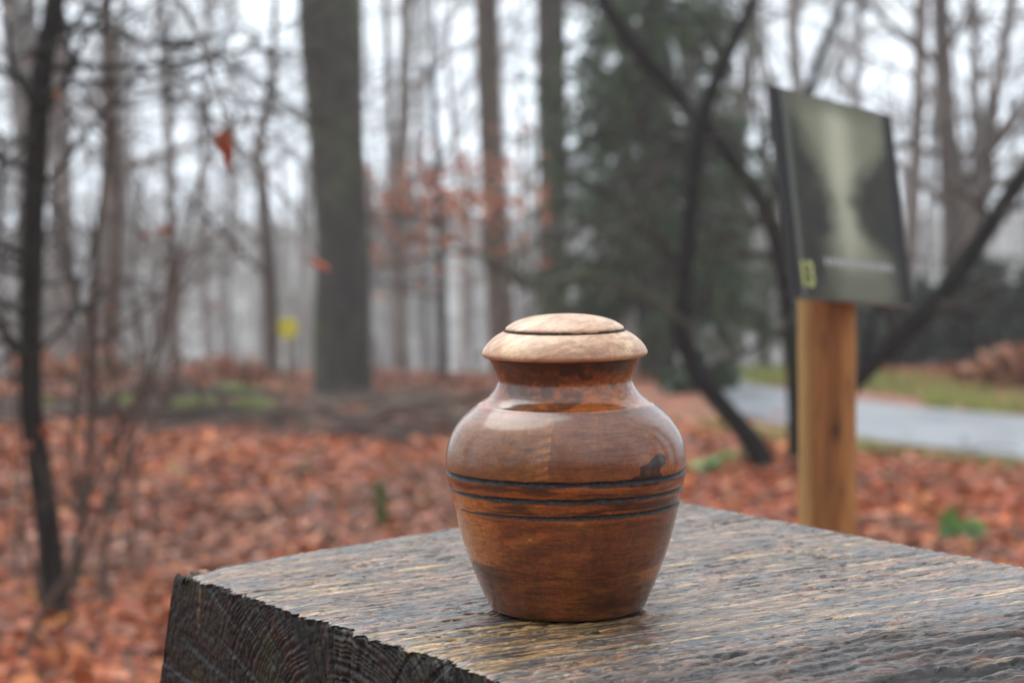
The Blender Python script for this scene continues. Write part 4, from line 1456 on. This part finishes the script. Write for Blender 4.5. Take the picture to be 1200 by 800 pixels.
# thicket of thin stems at the left
def thicket():
    rng = np.random.default_rng(88)
    f0 = G(110, 700)
    root = thing('bare_shrub', 'bare brown shrub of many thin stems right of the dark sapling', 'shrub', f0)
    S_ = [([(88, 700, 10), (95, 600, 9), (108, 500, 11), (108, 400, 12), (112, 300, 8), (125, 180, 6), (135, 60, 5), (150, -60, 4)], 7.2),
          ([(80, 690, 9), (110, 560, 8), (160, 470, 7), (190, 400, 6), (212, 300, 5), (232, 220, 4), (245, 120, 3)], 7.0),
          ([(118, 690, 7), (130, 590, 6), (140, 500, 6), (128, 400, 5), (140, 270, 4), (130, 150, 4)], 7.4),
          ([(128, 720, 6), (124, 640, 6), (140, 560, 5), (170, 470, 5), (190, 380, 4), (205, 250, 3)], 6.9),
          ([(96, 690, 5), (92, 600, 5), (85, 500, 5), (98, 380, 4), (75, 300, 4), (60, 200, 3)], 7.5),
          ([(150, 660, 5), (158, 590, 4), (150, 500, 4), (165, 420, 4), (155, 320, 3), (170, 200, 3)], 7.8),
          ([(15, 800, 12), (35, 750, 10), (60, 700, 9), (95, 650, 8), (140, 560, 7), (175, 500, 5), (215, 420, 4)], 6.0),
          ([(20, 640, 5), (25, 560, 4), (18, 470, 4), (8, 380, 4), (0, 300, 3)], 7.5)]
    Ls, Rs = [], []
    for pts, D in S_:
        P3 = np.array([P(a, b, D) for a, b, _ in pts])
        R3 = np.array([c / F * D / 2 for _, _, c in pts])
        P3 = np.vstack([[P3[0, 0], P3[0, 1], gz(P3[0, 0], P3[0, 1]) - .03], P3]) if P3[0, 2] > gz(P3[0, 0], P3[0, 1]) + .02 else P3
        R3 = np.concatenate([[R3[0]], R3]) if len(P3) > len(R3) else R3
        L, R = smoothline(P3, R3, 40)
        mb = MB()
        tubes(mb, L - f0, R, 6, colf=barkc((.085, .058, .045), (.09, .085, .05), .3, 50))
        mb.build('stem', M_TWIG, root)
        Ls.append(L - f0)
        Rs.append(R)
    mb = MB()
    b1, r1 = spawn(np.stack(Ls), np.stack(Rs), 9, .15, 1, (.2, .8), .6, .2, .01, .18, 7, .55, .0016, rng)
    tubes(mb, b1, r1, 4, col=(.085, .06, .047))
    b2, r2 = spawn(b1, r1, 2, .2, 1, (.1, .35), .6, .15, .01, .2, 5, .6, .0012, rng)
    tubes(mb, b2, r2, 3, col=(.09, .065, .05))
    tag(mb.build('twigs', M_TWIG, root), kind='stuff')
    p = b1[rng.integers(0, len(b1), 26), 6]
    m2 = MB()
    leaves(m2, p, rng.normal(size=(26, 3)), rng.uniform(.03, .055, 26), (.5, .8), rng.uniform(0, .6, 26), pick([(.30, .09, .035), (.2, .06, .03)], 26, rng), rng)
    m2.build('dead_leaves', M_DRY, root)


thicket()


# hanging dead leaves on long twigs of the dark sapling, beech leaves on the sapling behind the lid
def hang():
    rng = np.random.default_rng(5)
    f0 = sapF
    line = [P(60, -60, 6.7), P(120, -60, 5.8), P(190, -20, 4.6), P(240, 60, 3.6), P(262, 135, 3.15), P(265, 155, 3.1)]
    L, R = smoothline(line, [.009, .007, .005, .003, .0016, .001], 40)
    mb = MB()
    tubes(mb, L - f0, R, 5, col=(.05, .04, .033))
    b, r = spawn(L - f0, R, 9, .4, 1, (.1, .35), .5, -.1, .03, .15, 6, .6, .0007, rng)
    tubes(mb, b, r, 3, col=(.05, .04, .033))
    line2 = [P(60, -20, 6.7), P(150, 40, 6.2), P(260, 150, 5.6), P(340, 240, 5.2), P(374, 300, 5.0)]
    L2, R2 = smoothline(line2, [.008, .006, .004, .003, .001], 40)
    tubes(mb, L2 - f0, R2, 5, col=(.06, .05, .04))
    tw = mb.build('twig', M_TWIG, sap)

    def leaf(pts, D, wpx, col, normal):
        """curled hanging leaf as a small strip"""
        n = len(pts)
        C = np.array([P(a, b_, D) for a, b_ in pts])
        m_ = MB()
        V = []
        cs = []
        for i in range(n):
            wdt = wpx[i] / F * D / 2
            for j in np.linspace(-1, 1, 7):
                V.append(C[i] + RT * (j * wdt) + fwd * (abs(j) ** 1.5 * wdt * 1.1 - .4 * wdt * math.sin(i)) - f0)
                cs.append(np.array(col) * (0.8 + .35 * vn(i * 1.3, j * 2.2, 9)) * (1.0 if abs(j) > .1 else .7))
        ii = np.arange(n * 7).reshape(n, 7)
        m_.add(np.array(V), quads=np.stack([ii[:-1, :-1], ii[1:, :-1], ii[1:, 1:], ii[:-1, 1:]], -1).reshape(-1, 4), col=np.array(cs))
        m_.build('dead_leaf', M_DRY, tw)

    leaf([(264, 152), (260, 158), (260, 166), (264, 174), (266, 182), (266, 190), (267, 199)], 3.1, [6, 18, 22, 17, 13, 9, 2], (.24, .05, .016), None)
    leaf([(272, 155), (268, 160), (266, 168)], 3.12, [3, 10, 4], (.25, .06, .02), None)
    leaf([(364, 303), (369, 306), (374, 310), (379, 314), (385, 317)], 5.0, [3, 12, 17, 13, 3], (.40, .075, .03), None)
    leaf([(68, 106), (67, 110), (66, 117)], 5.9, [5, 11, 3], (.26, .12, .06), None)
    # orange leaves of the beech sapling
    n = 420
    px = np.clip(520 + rng.normal(size=n) * 70, 420, 640)
    py = 238 + rng.normal(size=n) * 34 - (px - 520) * .1
    # gather along a few tiers
    py = np.where(rng.random(n) < .6, np.round((py - 238) / 46) * 46 + 238 + rng.normal(size=n) * 9, py)
    D = 16 + rng.normal(size=n) * .5
    C = np.array([P(a, b_, d) for a, b_, d in zip(px, py, D)])
    m2 = MB()
    leaves(m2, C - btF, rng.normal(size=(n, 3)) + [0, -.5, .4], rng.uniform(.05, .085, n), (.5, .75), rng.uniform(-.1, .5, n), pick([(.42, .13, .055), (.36, .12, .06), (.46, .18, .09)], n, rng), rng)
    m2.build('foliage', M_DRY, bt)
    # twigs that carry them
    m3 = MB()
    lines = []
    for k in range(26):
        t = 182 + 120 * rng.random()
        s = rng.choice([-1, 1])
        st = P(516, t + 10, 16)
        en = P(516 + s * rng.uniform(40, 125), t - rng.uniform(-12, 22), 16 + rng.normal() * .5)
        ln = np.array([st + (en - st) * f for f in np.linspace(0, 1, 7)])
        ln[1:, 2] += rng.normal(size=6) * .02
        lines.append(ln - btF)
    tubes(m3, np.stack(lines), np.tile(np.linspace(.007, .002, 7), (26, 1)), 4, col=(.06, .05, .045))
    m3.build('boughs', M_TWIG, bt)


hang()


# ------------------------------------------------------------------ logs, stump post, marker, seedlings
def log(name, label, p0, p1, r, mossy, seed):
    rng = np.random.default_rng(900 + seed)
    a = G(*p0)
    b = G(*p1)
    mid = (a + b) / 2
    root = thing(name, label, 'log', mid)
    n, k = 40, 18
    t = np.linspace(0, 1, n)
    C = a + (b - a) * t[:, None]
    C[:, 2] = gz(C[:, 0], C[:, 1]) + r * .75
    C[:, 1] += .04 * np.sin(t * 9 + seed)
    mb = MB()
    R = r * (1 - .25 * t) * (1 + .18 * (vn(t * 9, 0 * t, seed) - .5))
    tubes(mb, C - mid, R, k, colf=barkc((.045, .036, .030), (.06, .055, .03), .4, 60 + seed))
    # broken ends
    for e, s in ((0, -1), (-1, 1)):
        d = (C[1] - C[0]) if e == 0 else (C[-1] - C[-2])
        d = d / np.linalg.norm(d) * s
        m_ = 12
        th = np.arange(m_) / m_ * 6.283
        sdv = np.cross(d, [0, 0, 1.0])
        ring = C[e] - mid + R[e] * .97 * (sdv * np.cos(th)[:, None] + np.array([0, 0, 1.0]) * np.sin(th)[:, None])
        tip = C[e] - mid + d * .03
        mb.add(np.vstack([ring, tip]), tris=[[i, (i + 1) % m_, m_] for i in range(m_)], col=(.10, .07, .045))
    for q in range(3):
        i = rng.integers(4, n - 4)
        st = C[i] - mid
        dr = np.array([rng.normal() * .4, -.5, .7])
        tubes(mb, np.array([st, st + dr * .12, st + dr * .25]), np.array([.02, .014, .006]), 6, col=(.05, .04, .032))
    mb.build('trunk', M_BARK, root)
    if mossy:
        for (t0_, t1_, c_) in mossy:
            mm = MB()
            i0, i1 = int(t0_ * n), max(int(t1_ * n), int(t0_ * n) + 3)
            nn = 24
            tt = np.linspace(i0, i1, nn) / n
            th = np.linspace(math.radians(25), math.radians(170), 14)
            Cc = np.stack([np.interp(tt, t, C[:, q]) for q in range(3)], 1)
            Rr = np.interp(tt, t, R)
            f = np.sin(np.linspace(0, np.pi, nn))[:, None] ** .5 * np.sin(np.linspace(0, np.pi, 14))[None] ** .5
            rad = Rr[:, None] * (1 + .28 * f * (.6 + .8 * fbm(tt[:, None] * 40, th[None] * 3, seed + 5, 3))) - .02 * (1 - f)
            dd = (b - a) / np.linalg.norm(b - a)
            sdv = np.cross(dd, [0, 0, 1.0])
            V = Cc[:, None] - mid + rad[..., None] * (sdv[None, None] * np.cos(th)[None, :, None] + np.array([0, 0, 1.0]) * np.sin(th)[None, :, None])
            ii = np.arange(nn * 14).reshape(nn, 14)
            mm.add(V, quads=np.stack([ii[:-1, :-1], ii[1:, :-1], ii[1:, 1:], ii[:-1, 1:]], -1).reshape(-1, 4), col=c_)
            mm.build('moss', M_MOSS, root)


MG = (.085, .10, .025)
log('fallen_log', 'long dark fallen log with bright moss left of the stout trunk', (105, 500), (342, 506), .10, [(.1, .25, (.10, .12, .03)), (.40, .68, MG), (.72, .97, MG)], 1)
log('fallen_log', 'dark fallen log lying behind the sapling at the left edge', (-60, 500), (85, 492), .08, [(.6, .9, (.11, .13, .03))], 2)
log('fallen_log', 'short mossy log piece lying behind the long log', (160, 470), (330, 476), .075, [(.55, .9, (.10, .13, .04))], 3)


# brushwood on the ground: grey brown dead branches one cannot count
def brush():
    rng = np.random.default_rng(12)
    n = 270
    px = np.concatenate([rng.uniform(340, 580, 90), rng.uniform(0, 330, 60), rng.uniform(-50, 1250, 120)])
    py = np.concatenate([rng.uniform(474, 525, 90), rng.uniform(466, 520, 60), rng.uniform(540, 760, 120)])
    C = np.array([G(a, b) for a, b in zip(px, py)])
    a = rng.normal(size=n) * .5 + rng.choice([0, .5, 2.8], n)
    L = rng.uniform(.3, 1.3, n)
    d = np.stack([np.cos(a), np.sin(a), rng.normal(size=n) * .14 + .05], -1)
    S = 6
    t = np.linspace(-.5, .5, S)
    pts = C[:, None] + d[:, None] * (t[None] * L[:, None])[..., None] + rng.normal(size=(n, S, 3)) * .015
    pts[..., 2] += .02 + rng.random(n)[:, None] * .09
    mb = MB()
    thin = np.where(np.arange(n) < 150, 1.0, .45)
    pts[150:, :, 2] -= .03
    tubes(mb, pts, np.maximum((thin * rng.uniform(.005, .016, n))[:, None] * np.linspace(1, .4, S), .002), 4, col=pick([(.10, .075, .06), (.07, .05, .042), (.14, .11, .09)], n, rng))
    tag(mb.build('brushwood', M_TWIG), 'tangle of dead grey brown branches on the leaves before the stout trunk', 'brushwood', kind='stuff')


brush()


def stump_post():
    f0 = G(447, 628)
    root = thing('stump_post', 'short round moss green post standing in the leaves left of the urn', 'post', f0)
    D = f0[1]
    r = 16 / F * D / 2
    h = 62 / F * D
    k, n = 20, 14
    th = np.arange(k) / k * 6.283
    zz = np.linspace(-.05, h, n)
    TT, ZZ = np.meshgrid(th, zz)
    rad = r * (1 + .08 * (vn(np.sin(TT) * 3, ZZ * 20, 3) - .5))
    V = np.stack([np.cos(TT) * rad, np.sin(TT) * rad, ZZ], -1)
    ii = np.arange(TT.size).reshape(TT.shape)
    c = np.array([.085, .095, .028]) * (0.6 + .8 * vn(np.sin(TT) * 4, ZZ * 30, 5))[..., None]
    MB().add(V, quads=np.stack([ii[:-1], np.roll(ii, -1, 1)[:-1], np.roll(ii, -1, 1)[1:], ii[1:]], -1).reshape(-1, 4), col=c.reshape(-1, 3)).build('shaft', M_MOSS, root)
    ring = V[-1]
    MB().add(np.vstack([ring, ring * [.8, .8, 1] + [0, 0, .008], [[0, 0, h + .009]]]), quads=[[i, (i + 1) % k, k + (i + 1) % k, k + i] for i in range(k)], tris=[[k + i, k + (i + 1) % k, 2 * k] for i in range(k)], col=(.10, .10, .045)).build('cut_top', M_MOSS, root)


stump_post()


def marker():
    f0 = P(338, 455, 15.0)
    f0[2] = gz(f0[0], f0[1])
    root = thing('marker_stake', 'small bright yellow marker plate on a thin stake by the stout trunk', 'marker', f0)
    c = P(338, 384, 15.0) - f0
    mb = MB()
    tubes(mb, np.array([[0, .01, -.1], [0, .01, c[2] * .5], [c[0], .01, c[2] + .05]]), np.array([.016, .015, .014]), 8, col=(.20, .15, .08))
    mb.build('stake', M_TWIG, root)
    k = 20
    th = np.arange(k) / k * 6.283
    rr = .062 / (np.abs(np.cos(th)) ** 4 + np.abs(np.sin(th)) ** 4) ** .25
    front_ = np.stack([c[0] + np.cos(th) * rr, 0 * th - .012, c[2] + np.sin(th) * rr], -1)
    back_ = front_ + [0, .008, 0]
    m, t_, b_ = mat_base('yellow_paint')
    b_.inputs['Base Color'].default_value = (.72, .62, .03, 1)
    b_.inputs['Roughness'].default_value = .45
    MB().add(np.vstack([front_, back_, [[c[0], -.012, c[2]]]]), quads=[[i, k + i, k + (i + 1) % k, (i + 1) % k] for i in range(k)], tris=[[i, (i + 1) % k, 2 * k] for i in range(k)], col=(.7, .6, .03)).build('plate', m, root, smooth=False)


marker()


def seedling(label, px, py, hpx, n, size, cols, seed):
    rng = np.random.default_rng(40 + seed)
    f0 = G(px, py)
    D = f0[1]
    H = hpx / F * D
    root = thing('seedling', label, 'plant', f0)
    mb = MB()
    S = 5
    k = 4
    pts = np.zeros((k, S, 3))
    t = np.linspace(0, 1, S)
    for i in range(k):
        e = rng.normal(size=2) * H * .5
        pts[i, :, 0] = e[0] * t ** 1.3
        pts[i, :, 1] = e[1] * t ** 1.3
        pts[i, :, 2] = H * rng.uniform(.6, 1) * t - .01
    tubes(mb, pts, np.tile(np.linspace(.004, .0015, S), (k, 1)), 4, col=(.08, .09, .04))
    mb.build('stem', M_TWIG, root)
    m2 = MB()
    pi = rng.integers(0, k, n)
    tt = rng.uniform(1.5, 3.99, n)
    i = tt.astype(int)
    f = (tt - i)[:, None]
    p = pts[pi, i] * (1 - f) + pts[pi, i + 1] * f + rng.normal(size=(n, 3)) * H * .12
    leaves(m2, p, rng.normal(size=(n, 3)) * .5 + [0, -.5, .8], rng.uniform(*size, n), (.6, .9), rng.uniform(-.1, .2, n), pick(cols, n, rng), rng)
    m2.build('leaves', M_GREEN, root)


LG = [(.11, .24, .045), (.16, .30, .06), (.08, .19, .035)]
seedling('bright green seedling in the leaves right of the sign post', 1133, 640, 46, 12, (.06, .09), LG, 1)
seedling('green seedling right beside the urn, in front of the black tree', 826, 560, 26, 10, (.06, .10), LG, 2)
seedling('green sprig hugging the foot of the crooked black tree', 868, 545, 26, 9, (.05, .09), LG, 3)
seedling('yellowish green sprig just above the block edge near the post', 1075, 655, 12, 5, (.05, .07), [(.35, .33, .05)], 4)
seedling('pale bluish green plant left of centre among the leaves', 362, 560, 14, 10, (.06, .10), [(.20, .24, .13), (.25, .28, .18)], 5)
seedling('small green sprig left of the pale plant in the leaves', 205, 560, 16, 7, (.05, .08), LG, 6)


# ------------------------------------------------------------------ far wood all round, fading into mist
def far_wood():
    rng = np.random.default_rng(2024)
    mb = MB()
    spots = []
    while len(spots) < 345:
        i = len(spots)
        if i < 120:                                   # the wood in front
            y = rng.uniform(28, 110)
            x = rng.uniform(-.34, .34) * y * 1.1
            # keep a gap for the path over the crest
        else:                                         # and round about, behind the camera
            a = rng.uniform(0, 6.283)
            rd = rng.uniform(6, 45)
            x, y = rd * math.sin(a), rd * math.cos(a)
            if y > 0 and abs(x) < .30 * y + 3:
                continue
        spots.append((x, y, i))
    for x, y, i in spots:
        zb = float(gz(x, y))
        big = rng.random() < .45
        H = rng.uniform(13, 19) if big else rng.uniform(5, 10)
        r0 = rng.uniform(.12, .24) if big else rng.uniform(.03, .08)
        n = 8
        t = np.linspace(0, 1, n)
        L = np.stack([x + np.cumsum(rng.normal(size=n)) * .12, y + np.cumsum(rng.normal(size=n)) * .12, zb - .1 + t * H], -1)
        R = r0 * (1 - .85 * t) + .006
        R[0] *= 1.3
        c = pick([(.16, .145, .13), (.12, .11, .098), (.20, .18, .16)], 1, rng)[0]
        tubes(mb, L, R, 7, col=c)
        nb = 22 if big else 20
        b1, r1 = spawn(L, R, nb, .16 if not big else .25, .98, (1.2, 3.6) if big else (.7, 2.0), .75, .3, .02, .16, 6, .4, .010, rng)
        tubes(mb, b1, r1, 3, col=c)
        b2, r2 = spawn(b1, r1, 7 if i < 120 else 3, .15, 1, (.5, 1.5), .65, .2, .01, .2, 4, .6, .006, rng)
        tubes(mb, b2, r2, 3, col=c * [1.05, .97, .93])
    for k in range(420):
        y = rng.uniform(34, 125)
        x = rng.uniform(-.30, .30) * y
        zb = float(gz(x, y))
        n = 6
        t = np.linspace(0, 1, n)
        H = rng.uniform(4, 8)
        L = np.stack([x + np.cumsum(rng.normal(size=n)) * .10, y + 0 * t, zb - .1 + t * H], -1)
        R = rng.uniform(.03, .10) * (1 - .7 * t) + .006
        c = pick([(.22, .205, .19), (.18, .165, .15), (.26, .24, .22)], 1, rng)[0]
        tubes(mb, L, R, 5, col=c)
        b1, r1 = spawn(L, R, 9, .3, 1, (.6, 1.8), .7, .3, .02, .16, 5, .4, .010, rng)
        tubes(mb, b1, r1, 3, col=c)
    tag(mb.build('far_wood', M_FAR), 'misty wood of bare grey trees far behind everything', 'wood', kind='stuff')


far_wood()


# ------------------------------------------------------------------ mist
def haze():
    x, y, z0, z1 = 152, 157, -8.5, 31
    v = [(-x, -y, z0), (x, -y, z0), (x, y, z0), (-x, y, z0), (-x, -y, z1), (x, -y, z1), (x, y, z1), (-x, y, z1)]
    m = bpy.data.materials.new('mist')
    m.use_nodes = True
    t = m.node_tree
    t.nodes.clear()
    o = t.nodes.new('ShaderNodeOutputMaterial')
    pv = t.nodes.new('ShaderNodeVolumePrincipled')
    pv.inputs['Color'].default_value = (.97, .98, 1, 1)
    pv.inputs['Density'].default_value = 0.0025
    pv.inputs['Anisotropy'].default_value = 0.35
    t.links.new(pv.outputs[0], o.inputs['Volume'])
    MB().add(v, quads=[[3, 2, 1, 0], [4, 5, 6, 7], [0, 1, 5, 4], [1, 2, 6, 5], [2, 3, 7, 6], [3, 0, 4, 7]]).build('haze', m, smooth=False)
    tag(bpy.data.objects['haze'], 'pale thin mist filling the wood', 'haze', kind='stuff')


haze()
